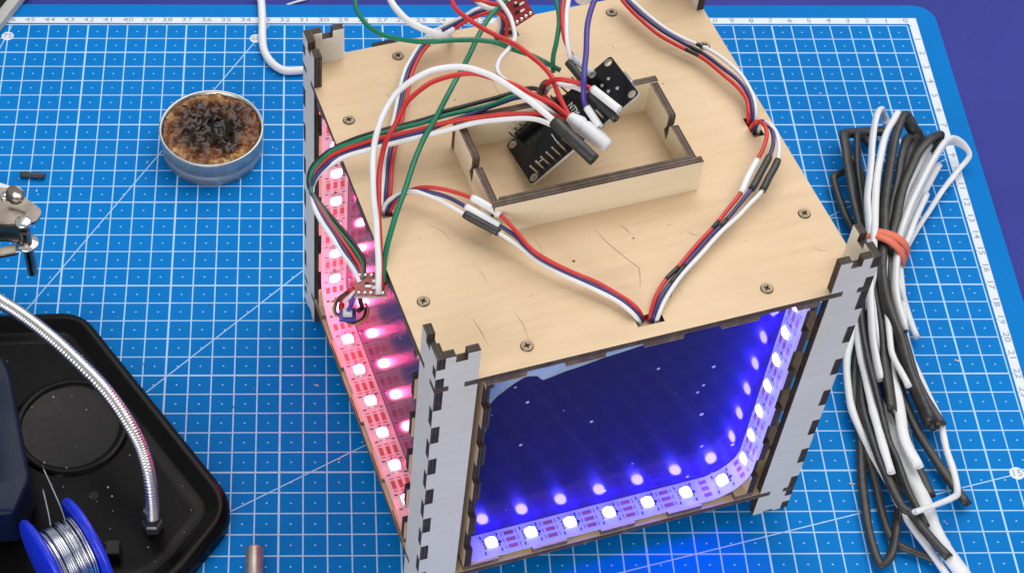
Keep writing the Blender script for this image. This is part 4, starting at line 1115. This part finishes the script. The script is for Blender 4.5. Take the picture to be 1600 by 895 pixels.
wire('red_fan', "short red wire fanning into the white cap", 'red', R2 - .01, g)
wire('red_top', "red wire entering the small red board at the far edge", 'red', R2, g)
wire('white_top', "white wire entering the small red board at the far edge", 'white', R2, g)
sleeve_free('sl_black_fat', 'white_arc', 'shrink_black', .235)
sleeve_free('sl_black_pair', 'white_pair', 'shrink_black', .15)
sleeve_free('sl_grey_pair', 'red_pair', 'shrink_grey', .15)
sleeve_free('sl_white_purple', 'purple', 'shrink_white', .14)
sleeve_free('sl_white_hook', 'red_hook', 'shrink_white', .15)
sleeve_free('sl_black_hook', 'white_hook', 'shrink_black', .15)
# the fat white end cap that gathers the red wires
path = spline(PATHS['cap_white'], 6)
v, f = sweep(path, lambda t: .20 + .11 * min(1, t * 3) - .07 * max(0, t - .8) / .2 - (.05 if .42 < t < .5 else 0), 16)
ox = Vector(PATHS['red_single'][0])
make("end_cap", [tuple(Vector(p) - ox) for p in v], f, M['shrink_white'], WIRES['red_single'][0], smooth=True)
v, f = sweep(spline(PATHS['knob_white'], 6), lambda t: .36 * math.sqrt(max(0.02, 1 - max(0, (t - .45) / .55) ** 2)), 16)
tag(make("white_plug", v, f, M['shrink_white'], None, smooth=True, origin=PATHS['knob_white'][0]), "round tipped white plug hanging over the far edge of the lid", "plug")

# small boards
def small_board(name, label, center, ex, ey, w, h, seed):
    rnd = random.Random(seed)
    X = Vector(ex).normalized(); Y = Vector(ey); Y = (Y - X * Y.dot(X)).normalized()
    root = empty(name)
    root.matrix_world = frame(center, X, Y)
    tag(root, label, "circuit board", "small red level boards")
    plate("board_sheet", rect(-w / 2, -h / 2, w / 2, h / 2), .14, [M['pcb_red'], M['pcb_side']], Matrix.Identity(4), root)
    js = [lathe_data([(.085, .143), (.07, .19), (.03, .215)], 8, x, y) for y in (-h / 2 + .13, h / 2 - .13) for x in [(-w / 2 + .15) + i * (w - .3) / 4 for i in range(5)]]
    V, F, _ = merge(*js)
    tag(make("solder_joints", V, F, M['solder'], root), kind="stuff")
    for i in range(6):
        x, y = rnd.uniform(-w / 2 + .2, w / 2 - .3), rnd.uniform(-h / 2 + .28, h / 2 - .38)
        v, f = box_data(x, y, .142, x + rnd.uniform(.1, .22), y + rnd.uniform(.07, .12), .2, .01)
        make("component", v, f, M['silk'] if i % 3 else M['black_plastic'], root)
    return root


c = bw(-.62, 5.15, 14.25)
small_board("wire_junction_board", "small red solder board at the end of the ribbon beside the pink lit strip", tuple(c),
            bw(1, -.35, .05) - bw(0, 0, 0), bw(.45, 1, .12) - bw(0, 0, 0), 1.15, 1.0, 3)
c = bw(8.38, 15.55, 15.85)
small_board("wire_junction_board", "small red solder board standing among wires at the far lid hole", tuple(c),
            bw(1, .25, .3) - bw(0, 0, 0), bw(-.35, 1, .8) - bw(0, 0, 0), 1.15, 1.15, 5)

# loops hanging below the small board
for key, m, r, lab in (('loop_red', 'red', .10, "short red wire hanging from the small board over the pink strip"),
                       ('loop_purple', 'purple', .08, "short violet wire hanging from the small board over the pink strip"),
                       ('loop_brown', 'brown', .09, "short dark brown wire bent below the small board"),
                       ('loop_white', 'white', .08, "short white wire tucked below the small board"),
                       ('loop_tan', 'tan', .05, "thin tan wire coiled in a ring over the pink strip"),
                       ('loop_black', 'black', .06, "thin black wire coiled inside the tan ring")):
    wire(key, lab, m, r, "wire ends below the small board")
root = empty("sensor_module", PATHS['loop_purple'][2])
tag(root, "tiny grey sensor block inside the coiled wires below the small board", "sensor")
v, f = box_data(-.17, -.15, -.1, .17, .15, .08, .03)
make("sensor_body", v, f, M['shrink_grey'], root)
make("sensor_base", *box_data(-.30, -.28, -.2, .30, .28, -.103, .02), M['purple'], root)

# ------------------------------------------------------------------ things on the mat
# rosin dish
fx, fy = -35.39, -8.62
dish = empty("rosin_dish", (fx, fy, .012))
tag(dish, "round pewter coloured dish filled with burnt amber soldering rosin", "dish")
v, f = lathe_data([(2.30, 0), (2.40, .06), (2.42, .55), (2.36, .62), (2.42, .70), (2.48, 1.40), (2.49, 1.50), (2.44, 1.53), (2.36, 1.50), (2.33, 1.05)], 64)
make("dish_body", v, f[:-1], M['tin'], dish, smooth=True)
# rough rosin surface
bm = bmesh.new()
bmesh.ops.create_grid(bm, x_segments=52, y_segments=52, size=2.36)
for w in list(bm.verts):
    if math.hypot(w.co.x, w.co.y) > 2.345: bm.verts.remove(w)
for w in bm.verts:
    r_ = math.hypot(w.co.x, w.co.y)
    p = Vector((w.co.x, w.co.y, 0))
    h = mnoise.fractal(p * 2.2, 0.6, 2.2, 5) * .17 + abs(mnoise.noise(p * 3.4)) * .20 * (1 if r_ < 2.1 else .4)
    cell = mnoise.cell(p * 3.2) * .12
    w.co.z = 1.36 + h * .9 + cell * .25 * (r_ < 2.1) - .12 * max(0, 1 - r_ / 1.3)
bm.verts.index_update()
make("rosin", [tuple(w.co) for w in bm.verts], [tuple(w.index for w in p.verts) for p in bm.faces], M['rosin'], dish, smooth=True)
bm.free()
# shards of broken rosin
sh = []
for i in range(48):
    a, rr = random.uniform(0, 6.28), 1.9 * math.sqrt(random.random())
    x, y = rr * math.cos(a), rr * math.sin(a)
    s_ = random.uniform(.12, .36)
    q = [Vector((random.uniform(-1, 1), random.uniform(-1, 1), random.uniform(-.2, .5))) * s_ for _ in range(3)] + [Vector((0, 0, random.uniform(.3, .9))) * s_]
    sh.append(([tuple(Vector((x, y, 1.40)) + p) for p in q], [(0, 1, 2), (0, 1, 3), (1, 2, 3), (2, 0, 3)]))
V, F, _ = merge(*sh)
tag(make("rosin_shards", V, F, M['rosin'], dish), kind="stuff")

# loose bits of tube on the mat
def tube_thing(name, label, pts, r, m, cat="tube", flat=1.0, group=None, k=6, n=12, hollow=True):
    path = spline(pts, k)
    ph, rr = random.uniform(0, 90), r
    if k == 5:   # soft tubing is never evenly round: dents, pinches and a wandering course
        base_r = r if callable(r) else (lambda t: rr)
        r = lambda t: base_r(t) * (1 + .16 * mnoise.noise(Vector((ph + t * 9, 0, 0))) + .07 * mnoise.noise(Vector((ph, t * 30, 0))))
        path = [p + Vector((mnoise.noise(p * .45 + Vector((ph, 0, 0))), mnoise.noise(p * .45 + Vector((0, ph, 0))), 0)) * .10 for p in path]
    v, f = sweep(path, r, n, flat, hollow=hollow)
    return tag(make(name, v, f, M[m], None, smooth=True, origin=pts[0]), label, cat, group)


tube_thing("heat_shrink_offcut", "short black tube offcut lying on the mat near the soldering clamp", [(-44.42, -10.36, .15), (-43.9, -10.42, .15), (-43.26, -10.47, .15)], .15, 'shrink_black', flat=.8)
tube_thing("heat_shrink_offcut", "white tube end beside the metal clamp at the mat's edge", [(-46.6, -10.7, .2), (-45.4, -11.12, .2), (-44.23, -11.6, .2)], .17, 'shrink_white', flat=.8)
tube_thing("heat_shrink_offcut", "thin white tube offcut lying on the indigo table beyond the mat", [(-31.94, 1.70, -.22), (-31.34, 1.98, -.22), (-30.8, 2.2, -.22)], .07, 'shrink_white')
tube_thing("power_cable", "thick white cable running from the table behind the box", PATHS['mains_cable'], .20, 'white', "cable", hollow=False)

# crumbs, wire clippings and dust on the mat
cr = []
for i in range(90):
    x, y = random.uniform(-46, 0), random.uniform(-31, 0)
    q = random.choice((.015, .02, .03))
    an = random.uniform(0, 3.1)
    L_ = q * random.choice((1, 1, 2, 4))
    d_ = xf(box_data(-L_, -q, 0, L_, q, q), Matrix.Translation((x, y, .014)) @ Matrix.Rotation(an, 4, 'Z'))
    cr.append((d_[0], d_[1], random.choice((0, 0, 1))))
V, F, FM = merge(*cr)
tag(make("crumbs", V, F, [M['dust'], M['crack']], None, FM), "tiny pale crumbs and wire clippings scattered over the cutting mat", "crumbs", kind="stuff")

# grey bar entering at the ruler's far corner
root = empty("metal_tool", (-46.45, .3, .012))
tag(root, "grey tool with a dark grip lying across the mat's ruler corner", "tool")
mwt = Matrix.Rotation(math.radians(66), 4, 'Z')
v, f = xf(box_data(-2.2, -.38, 0, 2.6, .22, .5, .06), mwt)
make("tool_shaft", v, f, M['grey_bar'], root)
v, f = xf(box_data(-1.2, .23, .06, 3.6, 1.5, .9, .12), mwt)
make("tool_grip", v, f, M['black_plastic'], root)

# steel rod at the bottom edge
v, f = lathe_data([(.30, 0), (.355, .04), (.36, .1), (.36, 4.0)], 24)
v = [(x, -z, y + .375) for x, y, z in v]
rod = make("steel_rod", [(x - 32.95, y - 30.85, z) for x, y, z in v], f, M['rod'], None, smooth=True, origin=(-32.95, -30.85, .01))
tag(rod, "polished steel rod lying on the mat beside the black stand base", "rod")

# ------------------------------------------------------------------ soldering stand
stand = empty("soldering_stand", (-40.8, -25.1, .012))
tag(stand, "black enamelled soldering stand base with raised rim and round recess", "soldering stand")
SX, SY = -40.8, -25.1
corners = [(-50.5, -19.45, .9), (-40.75, -19.1, 1.0), (-33.55, -29.2, 1.5), (-36.3, -33.2, 1.6), (-50.5, -37.5, 1.5)]


def round_poly(cs, seg=10):
    out = []
    n_ = len(cs)
    for i in range(n_):
        p0, p1, p2 = Vector(cs[i - 1][:2]), Vector(cs[i][:2]), Vector(cs[(i + 1) % n_][:2])
        r_ = cs[i][2]
        d0, d1 = (p0 - p1).normalized(), (p2 - p1).normalized()
        a, b = p1 + d0 * r_, p1 + d1 * r_
        for k in range(seg + 1):
            t = k / seg
            out.append((1 - t) ** 2 * a + 2 * t * (1 - t) * p1 + t * t * b)
    return out


def inset(poly, d):
    out = []
    n_ = len(poly)
    for i in range(n_):
        t = (poly[(i + 1) % n_] - poly[i - 1]).normalized()
        out.append(poly[i] + Vector((t.y, -t.x)) * d)
    return out


base = round_poly(corners)
loops = [(0.0, 0.0), (0.0, .55), (.06, .80), (.22, .98), (.45, 1.0), (.62, .92), (.80, .70), (1.05, .62), (1.35, .66), (1.55, .62)]
V, F = [], []
nb = len(base)
for d, z in loops:
    V += [(p.x - SX, p.y - SY, z) for p in inset(base, d)]
for k in range(len(loops) - 1):
    for i in range(nb):
        j = (i + 1) % nb
        F.append((k * nb + i, (k + 1) * nb + i, (k + 1) * nb + j, k * nb + j))
F.append(tuple((len(loops) - 1) * nb + i for i in range(nb))[::-1])
make("stand_base", V, F, M['black_paint'], stand, smooth=True)
v, f = lathe_data([(2.05, .625), (2.12, .72), (2.25, .78), (2.42, .74), (2.5, .625)], 48)
make("round_recess", v, f[:-2], M['black_paint'], stand, smooth=True)
v, f = lathe_data([(.0, .63), (1.9, .63), (2.06, .66)], 48)
make("recess_floor", v, f[:-1], M['black_plastic'], stand, smooth=True)
v, f = lathe_data([(.20, .626), (.20, .632), (.0, .632)], 20, -39.58 - SX, -28.5 - SY)
make("bolt_hole_shade", v, f, M['hole'], stand)  # black disc laid on the base, painted as the hole's shade
# gooseneck with its nut
gx, gy = -37.08 - SX, -30.0 - SY
v, f = lathe_data([(.42, .60), (.42, 1.05), (.34, 1.12), (.34, 1.5), (.30, 1.9)], 6, gx, gy)
nut = make("neck_nut", v, f, M['nut'], stand)
gp = spline(PATHS['goose'], 34)
m_ = len(gp)
v, f = sweep(gp, lambda t: .265 + .035 * abs(math.sin(t * m_ * math.pi / 4.0)), 14)
make("gooseneck", [(x - SX, y - SY, z - .012) for x, y, z in v], f, M['neck'], stand, smooth=True)
v, f = box_data(-.3, -.34, 0, .3, .34, .5, .06)
make("black_lug", [(x - 38.6 - SX, y - 31.2 - SY, z + .62) for x, y, z in v], f, M['black_plastic'], stand)
# dust and solder splatter
sp = []
for i in range(70):
    x, y = random.uniform(-44, -35), random.uniform(-32, -20)
    if y - (-19.1) > -(x + 40.75) * 1.4 - 1.6: continue
    r_ = random.choice((.02, .025, .03, .05))
    sp.append(lathe_data([(r_, .645), (r_ * .6, .645 + r_)], 6, x - SX, y - SY))
V, F, _ = merge(*sp)
tag(make("solder_specks", V, F, M['dust'], stand), kind="stuff")

# navy holder block on the base
root = empty("iron_holder", (-44.6, -26.5, .66))
tag(root, "dark navy plastic holder block standing on the black stand base", "holder")
prof = [(-3.0, 3.6), (1.0, 3.5), (1.42, 2.6), (2.75, -2.6), (2.3, -4.2), (-3.0, -4.6)]
v, f, fm = plate_data([(x, y) for x, y in prof], 2.3)
bm = bmesh.new()
bv = [bm.verts.new(p) for p in v]
for q in f: bm.faces.new([bv[i] for i in q])
bmesh.ops.dissolve_limit(bm, angle_limit=.02, verts=bm.verts[:], edges=bm.edges[:])
bmesh.ops.bevel(bm, geom=[e for e in bm.edges], offset=.22, segments=3, affect='EDGES', profile=.5)
bm.verts.index_update()
make("holder_body", [tuple(w.co) for w in bm.verts], [tuple(w.index for w in p.verts) for p in bm.faces], M['navy'], root, smooth=True)
bm.free()

# solder spool
ax = Vector((.84, .54, 0)).normalized()
per = Vector((ax.y, -ax.x, 0))
s0, s1 = Vector((-40.87, -33.05, 2.72)), Vector((-39.33, -32.06, 2.72))
spool = empty("solder_spool", (-40.10, -32.55, .66))
tag(spool, "blue plastic spool wound with shiny solder wire on the stand base", "spool")
so = Vector((-40.10, -32.55, .66))


def along(data, origin):
    mm = Matrix(((per.x, 0, ax.x, 0), (per.y, 0, ax.y, 0), (per.z, 1, ax.z, 0), (0, 0, 0, 1)))
    return [tuple(mm @ Vector(p) + origin - so) for p in data[0]], data[1]


for c_, sgn in ((s0, -1), (s1, 1)):
    v, f = along(lathe_data([(.35, -.16), (1.85, -.16), (2.02, -.10), (2.06, 0), (2.02, .10), (1.85, .16), (.35, .16)], 56), c_)
    make("flange", v, f, M['spool_blue'], spool, smooth=True)
LEN = (s1 - s0).length
v, f = along(lathe_data([(1.0, 0), (1.0, LEN)], 32), s0)
make("core", v, f, M['spool_blue'], spool)
coil = []
for layer, rc in enumerate((1.25, 1.36)):
    turns = int((LEN - .4) / .105)
    for i in range(turns):
        if layer and random.random() < .3: continue
        z = .2 + (i + .5) * .105 + layer * .05
        tl = random.uniform(-.05, .05)
        pts = [s0 + ax * (z + tl * math.sin(a)) + per * (rc * math.cos(a)) + Vector((0, 0, 1)) * (rc * math.sin(a)) for a in [2 * math.pi * q / 40 for q in range(40)]]
        vv, ff = sweep(pts, .05, 6, closed=True)
        coil.append(([tuple(Vector(p) - so) for p in vv], ff))
V, F, _ = merge(*coil)
tag(make("solder_windings", V, F, M['tin_wire'], spool, smooth=True), kind="stuff")
for a_, b_, c_ in (((-40.0, -32.1, 3.98), (-40.4, -30.9, 3.6), (-41.4, -28.6, 3.0)), ((-40.6, -32.5, 3.95), (-40.8, -31.4, 3.5), (-41.3, -29.6, 3.0))):
    v, f = sweep(spline([a_, b_, c_], 8), .035, 6)
    make("loose_wire_end", [tuple(Vector(p) - so) for p in v], f, M['tin_wire'], spool, smooth=True)

# helping-hand clamp at the picture's edge of the bench
clamp = empty("helping_hand_clamp", (-43.9, -17.3, 4.0))
tag(clamp, "nickel plated helping hand clamp joint with round thumb screw above the mat", "clamp")
def cl(data): return data
v, f, fm = plate_data(round_poly_pts := [(p.x, p.y) for p in round_poly([(-3.5, 1.7, .2), (.2, 1.75, .3), (1.72, .42, .35), (1.45, -.25, .3), (.2, -.35, .3), (-3.5, .2, .2)], 5)], .14)
make("bracket_plate", [(x, y, z + .9) for x, y, z in v], f, M['brass_steel'], clamp)
v, f, fm = plate_data([(p.x, p.y) for p in round_poly([(-3.5, .9, .2), (.3, .5, .3), (1.3, -.2, .4), (.9, -.85, .4), (.0, -.6, .3), (-3.5, -1.9, .2)], 5)], .16)
make("bracket_plate", [(x, y, z + .25) for x, y, z in v], f, M['brass_steel'], clamp)
v, f = lathe_data([(.30, -.02), (.36, .05), (.36, .16), (.30, .22), (.12, .24)], 20, .95, -.35)
make("bolt_head", [(x, y, z + 1.06) for x, y, z in v], f, M['steel'], clamp, smooth=True)
v, f = lathe_data([(.48, 0), (.52, .06), (.48, .14)], 24, 1.0, -.55)
make("washer", [(x, y, z - .05) for x, y, z in v], f, M['steel'], clamp, smooth=True)
v, f = lathe_data([(.24, -1.9), (.24, .9)], 10, 1.0, -.6)
make("hex_pin", v, f, M['brass_steel'], clamp)
thumb = lathe_data([(.06, 0), (.42, .03), (.44, .08), (.42, .14), (.05, .17)], 24)
tm = Matrix.Rotation(math.radians(58), 4, 'X')
v, f = xf(thumb, Matrix.Translation((.55, .9, 1.55)) @ Matrix.Rotation(math.radians(-20), 4, 'Z') @ tm)
make("thumb_screw", v, f, M['brass_steel'], clamp, smooth=True)
v, f = lathe_data([(.2, 1.02), (.22, 1.12), (.18, 1.2), (.06, 1.24)], 14, .0, 1.2)
make("rivet", v, f, M['steel'], clamp, smooth=True)
v, f = box_data(-4.2, -1.35, .0, .35, -.85, .22, .06)
vv = xf((v, f), Matrix.Rotation(math.radians(14), 4, 'Z'))
make("clamp_arm", vv[0], vv[1], M['brass_steel'], clamp)

# ------------------------------------------------------------------ bundle of heat-shrink tubes with a rubber band
gb = "heat shrink tubes held by the red rubber band"
TUBES = [
    ('T1', 'shrink_white', .20, .7, "white tube folded over at its top, beside the black squared fold"),
    ('T2', 'shrink_white', .17, .8, "long white tube bowing out along the box side of the bundle"),
    ('T3', 'shrink_black', .27, .75, "wide black tube folded at its top with an open lower end"),
    ('T4', 'shrink_black', .23, .75, "black tube with a squared fold at the top of the bundle"),
    ('T5', 'shrink_black', .20, .75, "black tube with a short crooked fold running far down the bundle"),
    ('T6', 'shrink_black', .17, .8, "black tube making a side loop and a pointed loop at its lower end"),
    ('T7', 'shrink_black', .20, .75, "black tube arching outward with an open lower end beside the wide one"),
    ('T8', 'shrink_white', .27, .6, "broad white tube bent back sharply over the ruler band"),
    ('T9', 'shrink_white', .15, .8, "thin white tube splaying from under the rubber band"),
    ('T10', 'shrink_black', .19, .75, "black tube whose thin lower end sticks out past the bent white one"),
    ('T11', 'shrink_white', .15, .8, "white tube bent into a square corner below the bundle"),
    ('B2', 'shrink_white', .19, .7, "white tube ending halfway down on top of the bundle"),
    ('B5', 'shrink_white', .24, .6, "broad white tube with a cut end in the middle of the bundle"),
    ('B6', 'shrink_white', .34, .55, "broadest white tube running out under the bundle's lower end"),
    ('B11', 'shrink_white', .14, .85, "thin white tube with a cut end lying over the black ones"),
    ('B14', 'shrink_black', .15, .8, "black tube sweeping out in a wide bow on the mat"),
    ('E1', 'shrink_black', .22, .7, "black tube filling the waist of the bundle under the white folded one"),
    ('E2', 'shrink_black', .2, .7, "black tube between the two white upright tubes of the bundle"),
    ('E3', 'shrink_white', .2, .65, "white tube under the arching black one at the splayed end"),
    ('E4', 'shrink_white', .17, .7, "white tube under the broad bent back white one"),
    ('E5', 'shrink_black', .2, .7, "black tube deep in the lower half of the bundle"),
    ('E6', 'shrink_black', .18, .7, "black tube ending beside the open ended wide one"),
    ('E7', 'shrink_white', .15, .7, "white tube showing between black ones in the lower half"),
    ('B15', 'shrink_black', .17, .8, "black tube lying diagonally across the white lower ends"),
]
def fold_radius(t):
    return .13 if t < .34 else (.13 + .15 * min(1, (t - .34) / .08))


for key, m, r, fl, lab in TUBES:
    if m == 'shrink_black': r, fl = r * 1.17, fl * .9
    if key == 'T8': r = fold_radius
    tube_thing("heat_shrink_tube", lab, PATHS[key], r, m, "tube", fl, gb, k=5, n=12)

# rubber band wound twice round the waist of the bundle
bc = Vector((-4.62, -15.75, 0))
dirx = Vector((.875, -.48, 0))
band = empty("rubber_band", (bc.x, bc.y, .05))
tag(band, "red rubber band wound around the waist of the tube bundle", "rubber band")
for q, (off, tilt) in enumerate(((.0, .10), (.34, -.16))):
    pts = []
    for i in range(40):
        a = 2 * math.pi * i / 40
        x, z = 1.15 * math.cos(a), 1.02 + 1.02 * math.sin(a) * (1 if math.sin(a) > 0 else .93)
        pts.append(dirx * x + Vector((.48, .875, 0)) * (-off + tilt * math.cos(a)) + Vector((0, 0, z)))
    v, f = sweep(pts, .17, 8, .35, closed=True)
    # widen along the bundle, thin radially
    V = []
    for i, p in enumerate(pts):
        a = 2 * math.pi * i / 40
        rad = (dirx * math.cos(a) + Vector((0, 0, 1)) * math.sin(a)).normalized()
        lon = Vector((.48, .875, 0))
        for rr, ll in ((-.04, -.20), (.04, -.20), (.06, 0), (.04, .20), (-.04, .20)):
            V.append(tuple(p + rad * rr + lon * ll))
    F = []
    for i in range(40):
        i2 = (i + 1) % 40
        for j in range(5):
            F.append((i * 5 + j, i * 5 + (j + 1) % 5, i2 * 5 + (j + 1) % 5, i2 * 5 + j))
    make("band_turn", V, F, M['rubber'], band, smooth=True)
